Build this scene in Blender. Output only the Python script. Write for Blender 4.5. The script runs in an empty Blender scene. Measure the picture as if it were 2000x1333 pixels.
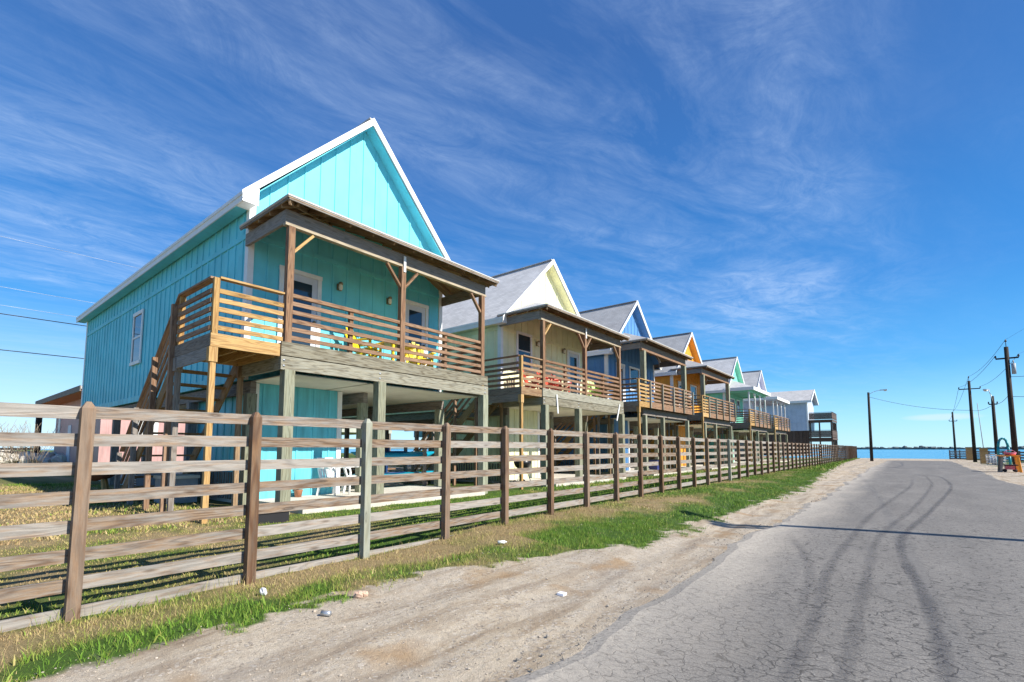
import bpy, bmesh, math, random
import numpy as np
from mathutils import Vector, Matrix

R = random.Random(7)
S = bpy.context.scene
COL = S.collection

# ------------------------------------------------------------------ camera
cam_d = bpy.data.cameras.new('camera')
cam = bpy.data.objects.new('camera', cam_d)
COL.objects.link(cam)
S.camera = cam
PITCH, YAW, FPX = math.radians(4.82), math.radians(38.78), 948.75
cam.location = (0, 0, 1.25)
cam.rotation_euler = (math.pi/2 + PITCH, 0, YAW)
cam_d.sensor_width = 36
cam_d.lens = 36*FPX/2000
cam_d.shift_y = (797-666.5)/2000
cam_d.clip_start = 0.05
cam_d.clip_end = 9000

# ------------------------------------------------------------------ sky and sun
SUN_EL, SUN_AZ = math.radians(38), math.radians(79.6)
w = bpy.data.worlds.new('World')
S.world = w
w.use_nodes = True
nt = w.node_tree
nt.nodes.clear()

def N(t, typ, **kw):
    n = t.nodes.new(typ)
    for k, v in kw.items():
        if k.startswith('i_'):
            n.inputs[k[2:].replace('_', ' ')].default_value = v
        else:
            setattr(n, k, v)
    return n

def L(t, a, b):
    t.links.new(a, b)

def ramp(t, fac, stops, interp='LINEAR'):
    n = t.nodes.new('ShaderNodeValToRGB')
    e = n.color_ramp
    e.interpolation = interp
    while len(e.elements) < len(stops):
        e.elements.new(0.5)
    for el, (p, c) in zip(e.elements, stops):
        el.position = p
        el.color = (c, c, c, 1) if isinstance(c, (int, float)) else (*c, 1)
    if fac is not None:
        L(t, fac, n.inputs[0])
    return n.outputs[0]

def math_(t, op, a, b=None, c=None):
    n = t.nodes.new('ShaderNodeMath')
    n.operation = op
    for i, v in enumerate((a, b, c)):
        if v is None:
            continue
        if isinstance(v, (int, float)):
            n.inputs[i].default_value = v
        else:
            L(t, v, n.inputs[i])
    return n.outputs[0]

def mix(t, fac, a, b, blend='MIX'):
    n = t.nodes.new('ShaderNodeMix')
    n.data_type = 'RGBA'
    n.blend_type = blend
    for i, v in ((0, fac), (6, a), (7, b)):
        if isinstance(v, (int, float)):
            n.inputs[i].default_value = v
        elif isinstance(v, tuple):
            n.inputs[i].default_value = (*v, 1) if len(v) == 3 else v
        else:
            L(t, v, n.inputs[i])
    return n.outputs[2]

def noise(t, vec, scale, detail=4, rough=0.55, dist=0.0, out=0):
    n = t.nodes.new('ShaderNodeTexNoise')
    n.inputs['Scale'].default_value = scale
    n.inputs['Detail'].default_value = detail
    n.inputs['Roughness'].default_value = rough
    n.inputs['Distortion'].default_value = dist
    if vec is not None:
        L(t, vec, n.inputs['Vector'])
    return n.outputs[out]

def mapping(t, vec, scale=(1, 1, 1), rot=(0, 0, 0), loc=(0, 0, 0)):
    n = t.nodes.new('ShaderNodeMapping')
    n.inputs['Scale'].default_value = scale
    n.inputs['Rotation'].default_value = rot
    n.inputs['Location'].default_value = loc
    L(t, vec, n.inputs['Vector'])
    return n.outputs[0]

SKY_STRENGTH = 0.127
sky = N(nt, 'ShaderNodeTexSky', sky_type='NISHITA', sun_disc=False, sun_elevation=SUN_EL,
        sun_rotation=SUN_AZ, altitude=0, air_density=1.0, dust_density=0.1, ozone_density=4.0)
hs = N(nt, 'ShaderNodeHueSaturation')
hs.inputs['Saturation'].default_value = 1.25
hs.inputs['Value'].default_value = 1.0
L(nt, sky.outputs[0], hs.inputs['Color'])
tc = N(nt, 'ShaderNodeTexCoord')
sep = N(nt, 'ShaderNodeSeparateXYZ')
L(nt, tc.outputs['Generated'], sep.inputs[0])
zc = math_(nt, 'MAXIMUM', sep.outputs[2], 0.03)
px = math_(nt, 'DIVIDE', sep.outputs[0], zc)
py = math_(nt, 'DIVIDE', sep.outputs[1], zc)
comb = N(nt, 'ShaderNodeCombineXYZ')
L(nt, px, comb.inputs[0]); L(nt, py, comb.inputs[1])
cv = mapping(nt, comb.outputs[0], rot=(0, 0, math.radians(13)))
wob = noise(nt, cv, 0.35, 3, 0.5, out=1)
vadd = N(nt, 'ShaderNodeVectorMath', operation='MULTIPLY_ADD')
L(nt, wob, vadd.inputs[0]); vadd.inputs[1].default_value = (0.9, 0.9, 0); L(nt, cv, vadd.inputs[2])
streak = noise(nt, mapping(nt, vadd.outputs[0], (1.5, 0.42, 1), loc=(1.3, 0.4, 0)), 1.5, 10, 0.66, 0.5)
fine = noise(nt, mapping(nt, vadd.outputs[0], (3.2, 1.9, 1), rot=(0, 0, .5)), 1.6, 9, 0.74, 1.0)
patch = noise(nt, mapping(nt, cv, (0.6, 0.22, 1), loc=(4.1, 1.7, 0)), 0.9, 3, 0.5)
c1 = ramp(nt, streak, [(0.38, 0.0), (0.66, 1.0)])
c2 = ramp(nt, fine, [(0.36, 0.25), (0.64, 1.0)])
c3 = ramp(nt, patch, [(0.34, 0.35), (0.58, 1.0)])
cl = math_(nt, 'MULTIPLY', math_(nt, 'MULTIPLY', c1, c2), c3)
hz = ramp(nt, sep.outputs[2], [(0.0, 0.0), (0.06, 0.35), (0.25, 1.0)])
cl = math_(nt, 'MULTIPLY', math_(nt, 'MULTIPLY', cl, hz), 0.46)
K = 6.0
grad = ramp(nt, sep.outputs[2], [(0.0, (.30, .66, .90)), (0.05, (.21, .57, .88)), (0.14, (.055, .34, .74)), (0.28, (.026, .205, .58)), (0.48, (.036, .145, .43)), (0.66, (.040, .115, .345))])
gsc = N(nt, 'ShaderNodeVectorMath', operation='SCALE')
L(nt, grad, gsc.inputs[0]); gsc.inputs['Scale'].default_value = K
base_sky = mix(nt, 0.75, hs.outputs[0], gsc.outputs[0])
azr = math_(nt, 'ARCTAN2', sep.outputs[0], sep.outputs[1])
azm = math_(nt, 'ADD', azr, math_(nt, 'MULTIPLY_ADD', patch, 0.5, -0.25))
cl = math_(nt, 'MULTIPLY', cl, ramp(nt, math_(nt, 'MULTIPLY_ADD', azm, 0.5, 0.5), [(0.43, 1.0), (0.54, 0.10)]))
g1 = math_(nt, 'POWER', math_(nt, 'DIVIDE', math_(nt, 'SUBTRACT', azr, -0.20), 0.17), 2.0)
g2_ = math_(nt, 'POWER', math_(nt, 'DIVIDE', math_(nt, 'SUBTRACT', sep.outputs[2], 0.27), 0.085), 2.0)
bright = math_(nt, 'EXPONENT', math_(nt, 'MULTIPLY', math_(nt, 'ADD', g1, g2_), -1.0))
cl = math_(nt, 'MAXIMUM', cl, math_(nt, 'MULTIPLY', math_(nt, 'MULTIPLY', bright, c2), math_(nt, 'MULTIPLY', ramp(nt, streak, [(0.34, 0.0), (0.62, 1.0)]), 0.55)))
lh = math_(nt, 'MULTIPLY', ramp(nt, math_(nt, 'MULTIPLY', azr, -0.5), [(0.42, 0.0), (0.72, 0.65)]), ramp(nt, sep.outputs[2], [(0.0, 1.0), (0.22, 0.0)]))
base_sky = mix(nt, lh, base_sky, (3.6, 4.8, 5.7))
d1 = math_(nt, 'POWER', math_(nt, 'DIVIDE', math_(nt, 'SUBTRACT', azr, 0.048), 0.052), 2.0)
d2 = math_(nt, 'POWER', math_(nt, 'DIVIDE', math_(nt, 'SUBTRACT', sep.outputs[2], 0.0488), 0.0062), 2.0)
lens = math_(nt, 'SUBTRACT', 1.0, math_(nt, 'ADD', d1, d2))
lens = math_(nt, 'MULTIPLY', ramp(nt, math_(nt, 'ADD', lens, math_(nt, 'MULTIPLY_ADD', fine, 0.8, -0.4)), [(0.0, 0.0), (0.8, 1.0)]), 0.6)
cl = math_(nt, 'MAXIMUM', cl, lens)
skyc = mix(nt, cl, base_sky, (3.6, 4.4, 5.6))
bg = N(nt, 'ShaderNodeBackground')
bg.inputs['Strength'].default_value = SKY_STRENGTH
L(nt, skyc, bg.inputs['Color'])
wo = N(nt, 'ShaderNodeOutputWorld')
L(nt, bg.outputs[0], wo.inputs['Surface'])

sun_d = bpy.data.lights.new('sun', 'SUN')
sun_d.energy = 4.7
sun_d.angle = math.radians(0.53)
sun_d.color = (1.0, 0.95, 0.86)
sun = bpy.data.objects.new('sun', sun_d)
COL.objects.link(sun)
sdir = Vector((math.sin(SUN_AZ)*math.cos(SUN_EL), math.cos(SUN_AZ)*math.cos(SUN_EL), math.sin(SUN_EL)))
sun.rotation_euler = (-sdir).to_track_quat('-Z', 'Y').to_euler()
sun.location = sdir*60

S.view_settings.view_transform = 'Standard'
S.view_settings.look = 'None'
S.view_settings.exposure = 0.76
S.view_settings.gamma = 1
S.render.engine = 'CYCLES'
S.cycles.max_bounces = 8
S.cycles.diffuse_bounces = 5
S.cycles.glossy_bounces = 3
S.cycles.transparent_max_bounces = 6

# ------------------------------------------------------------------ materials
def new_mat(name):
    m = bpy.data.materials.new(name)
    m.use_nodes = True
    t = m.node_tree
    p = t.nodes['Principled BSDF']
    return m, t, p

def bump(t, p, height, strength=0.3, dist=0.01):
    b = N(t, 'ShaderNodeBump')
    b.inputs['Strength'].default_value = strength
    b.inputs['Distance'].default_value = dist
    L(t, height, b.inputs['Height'])
    L(t, b.outputs[0], p.inputs['Normal'])

def plain(name, col, rough=0.6, metal=0.0, var=0.12, scale=6.0, spec=0.4):
    m, t, p = new_mat(name)
    tcn = N(t, 'ShaderNodeTexCoord')
    f = noise(t, tcn.outputs['Object'], scale, 5)
    lo = tuple(c*(1-var) for c in col)
    hi = tuple(min(1, c*(1+var)) for c in col)
    L(t, ramp(t, f, [(0.3, lo), (0.7, hi)]), p.inputs['Base Color'])
    p.inputs['Roughness'].default_value = rough
    p.inputs['Metallic'].default_value = metal
    p.inputs['Specular IOR Level'].default_value = spec
    return m

def wood(name, a, b, c, ring=15.0, weather=0.5, rough=0.8):
    """a: pale early wood, b: dark grain, c: weathered grey"""
    m, t, p = new_mat(name)
    uv = N(t, 'ShaderNodeUVMap')
    at = N(t, 'ShaderNodeAttribute', attribute_name='tint')
    v = mapping(t, uv.outputs[0], (0.75, 7.5, 1))
    field = noise(t, v, 1.0, 2, 0.45)
    g = math_(t, 'SINE', math_(t, 'MULTIPLY', field, ring*6.0))
    g = math_(t, 'MULTIPLY_ADD', g, 0.5, 0.5)
    fib = noise(t, mapping(t, uv.outputs[0], (9, 110, 1)), 1.0, 5, 0.75)
    blot = noise(t, mapping(t, uv.outputs[0], (3.2, 24, 1)), 1.0, 6, 0.7)
    g2 = math_(t, 'POWER', g, 2.2)
    base = mix(t, math_(t, 'MULTIPLY', g2, 0.9), a, b)
    base = mix(t, ramp(t, fib, [(0.35, 0.0), (0.7, 0.7)]), base, b)
    wf = math_(t, 'ADD', ramp(t, blot, [(0.35, 0.0), (0.65, 1.0)]), math_(t, 'MULTIPLY_ADD', at.outputs['Fac'], 0.7, -0.35))
    wf = math_(t, 'MULTIPLY', math_(t, 'MINIMUM', math_(t, 'MAXIMUM', wf, 0.0), 1.0), weather*1.4)
    gray = mix(t, math_(t, 'MULTIPLY', g2, 0.5), mix(t, ramp(t, fib, [(0.35, 0.0), (0.7, 0.55)]), c, tuple(x*0.55 for x in c)), tuple(x*0.5 for x in c))
    base = mix(t, math_(t, 'MINIMUM', wf, 1.0), base, gray)
    # knots
    vo = N(t, 'ShaderNodeTexVoronoi')
    L(t, mapping(t, uv.outputs[0], (2.1, 8.0, 1)), vo.inputs['Vector'])
    vo.inputs['Scale'].default_value = 1.0
    kn = ramp(t, vo.outputs['Distance'], [(0.0, 0.55), (0.07, 0.35), (0.09, 1.0), (0.17, 0.0)])
    base = mix(t, math_(t, 'MULTIPLY', kn, 0.65), base, tuple(x*0.4 for x in b))
    val = math_(t, 'MULTIPLY_ADD', at.outputs['Fac'], 0.36, 0.82)
    base = mix(t, 1.0, base, val, 'MULTIPLY')
    L(t, base, p.inputs['Base Color'])
    p.inputs['Roughness'].default_value = rough
    p.inputs['Specular IOR Level'].default_value = 0.25
    bump(t, p, math_(t, 'ADD', math_(t, 'MULTIPLY', g, 0.5), fib), 0.5, 0.006)
    return m

def siding(name, col, dirt=0.5):
    m, t, p = new_mat(name)
    tcn = N(t, 'ShaderNodeTexCoord')
    o = tcn.outputs['Object']
    f = noise(t, o, 1.1, 5, 0.6)
    st = noise(t, mapping(t, o, (7, 7, 0.7)), 1.0, 5, 0.65)
    c = mix(t, ramp(t, f, [(0.3, 0.0), (0.7, 1.0)]), tuple(x*0.84 for x in col), tuple(min(1, x*1.08) for x in col))
    grime = tuple(x*0.55+0.02 for x in col)
    c = mix(t, math_(t, 'MULTIPLY', ramp(t, st, [(0.52, 0.0), (0.8, 1.0)]), dirt), c, grime)
    sz = N(t, 'ShaderNodeSeparateXYZ'); L(t, o, sz.inputs[0])
    low = ramp(t, math_(t, 'MULTIPLY', sz.outputs[2], 0.1), [(0.275, 0.75), (0.36, 0.0)])
    c = mix(t, math_(t, 'MULTIPLY', low, ramp(t, st, [(0.36, 0.0), (0.62, dirt+.2)])), c, tuple(x*0.45+0.015 for x in col))
    L(t, c, p.inputs['Base Color'])
    p.inputs['Roughness'].default_value = 0.55
    p.inputs['Specular IOR Level'].default_value = 0.35
    fine = noise(t, mapping(t, o, (60, 60, 4)), 1.0, 3)
    bump(t, p, fine, 0.15, 0.003)
    return m

def shingle(name, col):
    m, t, p = new_mat(name)
    tcn = N(t, 'ShaderNodeTexCoord')
    o = tcn.outputs['Object']
    br = N(t, 'ShaderNodeTexBrick')
    sx = N(t, 'ShaderNodeSeparateXYZ'); L(t, o, sx.inputs[0])
    cb = N(t, 'ShaderNodeCombineXYZ')
    L(t, sx.outputs[0], cb.inputs[0])
    L(t, math_(t, 'ADD', sx.outputs[2], math_(t, 'MULTIPLY', sx.outputs[1], 0.02)), cb.inputs[1])
    L(t, cb.outputs[0], br.inputs['Vector'])
    br.inputs['Scale'].default_value = 1.0
    br.inputs['Brick Width'].default_value = 0.3
    br.inputs['Row Height'].default_value = 0.1
    br.inputs['Mortar Size'].default_value = 0.008
    br.inputs['Color1'].default_value = (*[x*0.85 for x in col], 1)
    br.inputs['Color2'].default_value = (*[min(1, x*1.1) for x in col], 1)
    br.inputs['Mortar'].default_value = (*[x*0.6 for x in col], 1)
    n1 = noise(t, o, 22, 4, 0.8)
    n2 = noise(t, o, 1.3, 4, 0.6)
    c = mix(t, ramp(t, n1, [(0.3, 0.0), (0.7, 0.55)]), br.outputs['Color'], tuple(x*0.6 for x in col))
    c = mix(t, ramp(t, n2, [(0.4, 0.0), (0.7, 0.3)]), c, tuple(min(1, x*1.3) for x in col))
    L(t, c, p.inputs['Base Color'])
    p.inputs['Roughness'].default_value = 0.9
    bump(t, p, br.outputs['Fac'], -0.4, 0.01)
    return m

def glass(name, col=(0.02, 0.035, 0.05)):
    m, t, p = new_mat(name)
    tcn = N(t, 'ShaderNodeTexCoord')
    n1 = noise(t, tcn.outputs['Object'], 1.5, 2)
    L(t, mix(t, n1, tuple(x*0.6 for x in col), tuple(x*1.8 for x in col)), p.inputs['Base Color'])
    p.inputs['Roughness'].default_value = 0.04
    p.inputs['Specular IOR Level'].default_value = 0.9
    bump(t, p, noise(t, tcn.outputs['Object'], 1.2, 1), 0.02, 0.02)
    return m

M = {}
M['fence'] = wood('fence_board_wood', (0.33, 0.23, 0.15), (0.13, 0.08, 0.05), (0.32, 0.292, 0.26), 11, 0.95)
M['fence_post'] = wood('fence_post_wood', (0.25, 0.145, 0.075), (0.11, 0.055, 0.03), (0.21, 0.16, 0.12), 6, 0.6)
M['fence_post_green'] = wood('treated_fence_post_wood', (0.33, 0.33, 0.25), (0.21, 0.205, 0.14), (0.31, 0.33, 0.29), 6, 0.5)
M['new_wood'] = wood('new_yellow_lumber', (0.58, 0.37, 0.14), (0.33, 0.17, 0.055), (0.46, 0.33, 0.18), 9, 0.35)
M['brown_wood'] = wood('brown_weathered_lumber', (0.36, 0.21, 0.115), (0.16, 0.08, 0.042), (0.28, 0.195, 0.14), 9, 0.5)
M['beam_wood'] = wood('grey_green_treated_beam', (0.35, 0.32, 0.235), (0.13, 0.105, 0.065), (0.33, 0.325, 0.27), 9, 0.6)
M['plate_wood'] = wood('pale_beige_lumber', (0.46, 0.38, 0.26), (0.26, 0.19, 0.11), (0.40, 0.35, 0.27), 9, 0.5)
M['stair_wood'] = wood('brown_stair_lumber', (0.40, 0.25, 0.11), (0.22, 0.12, 0.05), (0.30, 0.22, 0.14), 9, 0.4)
M['aged_wood'] = wood('aged_landing_lumber', (0.38, 0.24, 0.12), (0.19, 0.10, 0.05), (0.30, 0.22, 0.15), 9, 0.45)
M['grey_wood'] = wood('grey_weathered_lumber', (0.30, 0.25, 0.20), (0.16, 0.12, 0.09), (0.25, 0.24, 0.23), 9, 0.6)
M['under_wood'] = wood('raw_roof_decking', (0.36, 0.24, 0.13), (0.20, 0.12, 0.06), (0.28, 0.21, 0.15), 8, 0.3)
M['pile_wood'] = wood('pale_green_treated_pile', (0.33, 0.325, 0.225), (0.16, 0.145, 0.09), (0.29, 0.315, 0.24), 9, 0.55)
M['white'] = plain('white_trim_paint', (0.80, 0.80, 0.78), 0.5, var=0.05)
M['plastic_white'] = plain('white_plastic', (0.82, 0.82, 0.80), 0.35, var=0.05)
M['door_grey'] = plain('pale_door_paint', (0.62, 0.63, 0.68), 0.5, var=0.05)
M['glass'] = glass('dark_window_glass')
M['dark'] = plain('dark_interior', (0.015, 0.015, 0.018), 0.7)
M['black_metal'] = plain('black_enamel', (0.02, 0.02, 0.022), 0.3)
M['lamp_metal'] = plain('lamp_brass', (0.30, 0.24, 0.15), 0.4, 0.6)
M['lamp_glass'] = plain('lamp_opal_glass', (0.75, 0.70, 0.58), 0.3, var=0.05)
M['ceiling'] = plain('cream_plywood_ceiling', (0.72, 0.66, 0.55), 0.8, var=0.1, scale=2)
M['concrete'] = plain('pale_concrete', (0.56, 0.52, 0.45), 0.9, var=0.12, scale=3)
M['shingle_grey'] = shingle('grey_shingles', (0.58, 0.57, 0.56))
M['shingle_dark'] = shingle('dark_grey_shingles', (0.40, 0.395, 0.39))
M['shingle_warm'] = shingle('warm_grey_shingles', (0.52, 0.505, 0.49))
M['drip'] = plain('drip_edge_metal', (0.55, 0.54, 0.51), 0.5, var=0.06)
M['yellow'] = plain('yellow_poly_lumber', (0.90, 0.66, 0.02), 0.45, var=0.06)
M['green_ply'] = plain('green_poly_lumber', (0.05, 0.28, 0.12), 0.45, var=0.08)
M['red'] = plain('red_poly_lumber', (0.72, 0.09, 0.05), 0.45, var=0.08)
M['lime'] = plain('lime_plastic', (0.50, 0.72, 0.16), 0.45, var=0.08)
M['kayak'] = plain('turquoise_kayak_plastic', (0.01, 0.30, 0.42), 0.3, var=0.1)
M['kayak_dark'] = plain('navy_cockpit_plastic', (0.012, 0.04, 0.12), 0.4)
M['tarp'] = plain('grey_plastic', (0.34, 0.36, 0.38), 0.6)
M['pole'] = wood('creosote_pole_wood', (0.040, 0.028, 0.020), (0.018, 0.013, 0.010), (0.045, 0.036, 0.03), 6, 0.4)
M['wire'] = plain('black_cable', (0.02, 0.02, 0.025), 0.5)
M['wire_pale'] = plain('bare_aluminium_wire', (0.50, 0.53, 0.58), 0.5, 0.2)
M['galv'] = plain('galvanised_steel', (0.50, 0.52, 0.54), 0.4, 0.7)
M['orange_paint'] = plain('orange_table_paint', (0.85, 0.30, 0.02), 0.5)
M['pink'] = plain('pink_plastic', (0.58, 0.15, 0.22), 0.45)
M['teal_plastic'] = plain('turquoise_plastic', (0.01, 0.26, 0.29), 0.4)
M['stone'] = plain('pale_stone', (0.50, 0.46, 0.40), 0.9, var=0.25, scale=3)
M['paper'] = plain('crumpled_paper', (0.75, 0.74, 0.76), 0.7, var=0.1)
M['brownpaper'] = plain('brown_paper', (0.55, 0.38, 0.28), 0.8, var=0.2)
M['terracotta'] = plain('terracotta', (0.45, 0.20, 0.11), 0.8)
M['twig'] = plain('dry_twig', (0.24, 0.19, 0.14), 0.9)

# ------------------------------------------------------------------ mesh helper
class MB:
    def __init__(s):
        s.v, s.f, s.uv, s.t, s.sm = [], [], [], [], []

    def add(s, verts, faces, uvs=None, tint=None, smooth=False):
        b = len(s.v)
        tint = R.random() if tint is None else tint
        s.v += [tuple(x) for x in verts]
        s.t += [tint]*len(verts)
        for i, f in enumerate(faces):
            s.f.append([b+k for k in f])
            s.uv.append(uvs[i] if uvs else [(verts[k][0]+verts[k][1], verts[k][2]) for k in f])
            s.sm.append(smooth)

    def obox(s, c, half, rot=None, tint=None, taper=None):
        """box, centre c, half sizes, rotation matrix; uv u runs along the longest side"""
        hx = half
        sg = [(-1, -1, -1), (1, -1, -1), (1, 1, -1), (-1, 1, -1), (-1, -1, 1), (1, -1, 1), (1, 1, 1), (-1, 1, 1)]
        loc = [tuple(a*b for a, b in zip(q, hx)) for q in sg]
        fs = [(0, 3, 2, 1), (4, 5, 6, 7), (0, 1, 5, 4), (1, 2, 6, 5), (2, 3, 7, 6), (3, 0, 4, 7)]
        ax = [2, 2, 1, 0, 1, 0]
        La = max(range(3), key=lambda i: hx[i])
        ou, ov = R.random()*50, R.random()*50
        uvs = []
        for f, n in zip(fs, ax):
            o = [i for i in range(3) if i != n]
            if n == La:
                uvs.append([(ou+loc[k][o[0]]*0.1, ov+loc[k][o[1]]) for k in f])
            else:
                o2 = [i for i in o if i != La][0]
                uvs.append([(ou+loc[k][La], ov+n*0.37+loc[k][o2]) for k in f])
        cv_ = Vector(c)
        vs = [tuple(cv_+(rot @ Vector(q) if rot else Vector(q))) for q in loc]
        s.add(vs, fs, uvs, tint)

    def box(s, x0, x1, y0, y1, z0, z1, tint=None):
        s.obox(((x0+x1)/2, (y0+y1)/2, (z0+z1)/2), (abs(x1-x0)/2, abs(y1-y0)/2, abs(z1-z0)/2), None, tint)

    def bar(s, p, q, wd, ht, up=(0, 0, 1), tint=None):
        p, q = Vector(p), Vector(q)
        d = q-p
        x = d.normalized()
        u = Vector(up)
        y = u.cross(x)
        if y.length < 1e-4:
            y = Vector((0, 1, 0)).cross(x)
        y.normalize()
        z = x.cross(y)
        m = Matrix((x, y, z)).transposed()
        s.obox((p+q)/2, (d.length/2, wd/2, ht/2), m, tint)

    def prism(s, poly, a0, a1, axis='x', tint=None):
        """polygon given in the two other axes, extruded along axis"""
        n = len(poly)
        def P(a, q):
            return (a, q[0], q[1]) if axis == 'x' else ((q[0], a, q[1]) if axis == 'y' else (q[0], q[1], a))
        vs = [P(a0, q) for q in poly]+[P(a1, q) for q in poly]
        fs = [list(range(n))[::-1], list(range(n, 2*n))]
        fs += [(i, (i+1) % n, n+(i+1) % n, n+i) for i in range(n)]
        s.add(vs, fs, None, tint)

    def tube(s, p, q, r0, r1=None, n=10, cap=True, tint=None):
        r1 = r0 if r1 is None else r1
        p, q = Vector(p), Vector(q)
        d = (q-p)
        x = d.normalized()
        a = x.orthogonal().normalized()
        b = x.cross(a)
        ln = d.length
        vs, fs, uvs = [], [], []
        ou = R.random()*40
        for k in range(n):
            g = 2*math.pi*k/n
            e = a*math.cos(g)+b*math.sin(g)
            vs += [tuple(p+e*r0), tuple(q+e*r1)]
        for k in range(n):
            j = (k+1) % n
            fs.append((2*k, 2*j, 2*j+1, 2*k+1))
            v0, v1 = k/n*r0*6, (k+1)/n*r0*6
            uvs.append([(ou, v0), (ou, v1), (ou+ln, v1), (ou+ln, v0)])
        if cap:
            fs.append([2*k for k in range(n)][::-1]); uvs.append([(0, 0)]*n)
            fs.append([2*k+1 for k in range(n)]); uvs.append([(0, 0)]*n)
        s.add(vs, fs, uvs, tint, True)

    def path(s, pts, r, n=6):
        for a, b in zip(pts[:-1], pts[1:]):
            s.tube(a, b, r, r, n, True)

    def lathe(s, prof, c, n=20, sx=1, sy=1):
        vs, fs = [], []
        m = len(prof)
        for k in range(n):
            g = 2*math.pi*k/n
            for r, z in prof:
                vs.append((c[0]+r*math.cos(g)*sx, c[1]+r*math.sin(g)*sy, c[2]+z))
        for k in range(n):
            j = (k+1) % n
            for i in range(m-1):
                fs.append((k*m+i, j*m+i, j*m+i+1, k*m+i+1))
        s.add(vs, fs, None, None, True)

    def blob(s, c, rx, ry, rz, rough=0.25, seed=0, n=10, m=7):
        rr = random.Random(seed)
        vs, fs = [], []
        for i in range(m+1):
            th = math.pi*i/m
            for k in range(n):
                ph = 2*math.pi*k/n
                j = 1+rr.uniform(-rough, rough)
                if i in (0, m):
                    j = 1
                vs.append((c[0]+rx*j*math.sin(th)*math.cos(ph), c[1]+ry*j*math.sin(th)*math.sin(ph), c[2]+rz*j*math.cos(th)))
        for i in range(m):
            for k in range(n):
                fs.append((i*n+k, (i+1)*n+k, (i+1)*n+(k+1) % n, i*n+(k+1) % n))
        s.add(vs, fs, None, None, False)

    def build(s, name, mat, parent=None, label=None):
        me = bpy.data.meshes.new(name)
        me.from_pydata(s.v, [], s.f)
        ul = me.uv_layers.new(name='UVMap')
        ul.data.foreach_set('uv', [c for f in s.uv for p_ in f for c in p_])
        at = me.attributes.new('tint', 'FLOAT', 'POINT')
        at.data.foreach_set('value', s.t)
        me.polygons.foreach_set('use_smooth', s.sm)
        me.materials.append(M[mat] if isinstance(mat, str) else mat)
        me.update()
        o = bpy.data.objects.new(name, me)
        COL.objects.link(o)
        if parent:
            o.parent = parent
        if label:
            o['label'] = label
        return o

def tag(o, label, cat, group=None, kind=None):
    if label: o['label'] = label
    if cat: o['category'] = cat
    if group: o['group'] = group
    if kind: o['kind'] = kind
    return o

def thing(name, loc, label, cat, group=None, rz=0.0):
    o = bpy.data.objects.new(name, None)
    o.empty_display_size = 0.2
    COL.objects.link(o)
    o.location = loc
    o.rotation_euler = (0, 0, rz)
    return tag(o, label, cat, group)

def kids(o):
    return [c for c in COL.objects if c.parent is o]

def dup(o, loc, rz, label, group=None):
    """a copy of a thing with copies of its parts and sub-parts"""
    def cp(a, par):
        c = a.copy()
        COL.objects.link(c)
        c.parent = par
        for k in kids(a):
            cp(k, c)
        return c
    r = cp(o, None)
    r.location = loc
    r.rotation_euler = (0, 0, rz)
    r['label'] = label
    if group:
        r['group'] = group
    return r

# ------------------------------------------------------------------ noise on arrays
def vnoise(x, y, scale, seed=0):
    x = np.asarray(x, float)/scale; y = np.asarray(y, float)/scale
    xi = np.floor(x).astype(np.int64); yi = np.floor(y).astype(np.int64)
    fx = x-xi; fy = y-yi
    fx = fx*fx*(3-2*fx); fy = fy*fy*(3-2*fy)
    def h(a, b):
        n = (a*374761393+b*668265263+seed*1442695041) & 0x7fffffff
        n = ((n ^ (n >> 13))*1274126177) & 0x7fffffff
        return ((n ^ (n >> 16)) & 0xffff)/65535.0
    return (h(xi, yi)*(1-fx)+h(xi+1, yi)*fx)*(1-fy)+(h(xi, yi+1)*(1-fx)+h(xi+1, yi+1)*fx)*fy

def sstep(a, b, x):
    t = np.clip((x-a)/(b-a), 0, 1)
    return t*t*(3-2*t)

EDGE_Y = [-20, 0.0, 0.7, 1.7, 3.1, 4.2, 5.4, 7.3, 11, 15.5, 20, 26, 34, 45, 60, 75, 90]
EDGE_X = [-3.8, -3.75, -3.76, -3.80, -4.0, -3.65, -2.98, -2.75, -2.65, -2.6, -2.7, -3.0, -3.5, -4.0, -4.5, -4.6, -4.6]

def verge_edge(y):
    return np.interp(y, EDGE_Y, EDGE_X)

def grass_cover(x, y):
    e = verge_edge(y)+(vnoise(x, y, 0.6, 3)-0.5)*0.4+(vnoise(x, y, 0.17, 4)-0.5)*0.35+(vnoise(x, y, 0.06, 6)-0.5)*0.25
    left = sstep(0.22, -0.16, x-e)
    yard = np.ones_like(left)
    # bare path under the landing and drive under the houses handled by slabs
    right = sstep(4.2, 5.4, x+(vnoise(x, y, 1.3, 9)-0.5)*2.5)*sstep(0.45, 0.6, vnoise(x, y, 2.2, 12))*0.7
    return np.maximum(left*yard, right)*sstep(83, 78, y)

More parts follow.
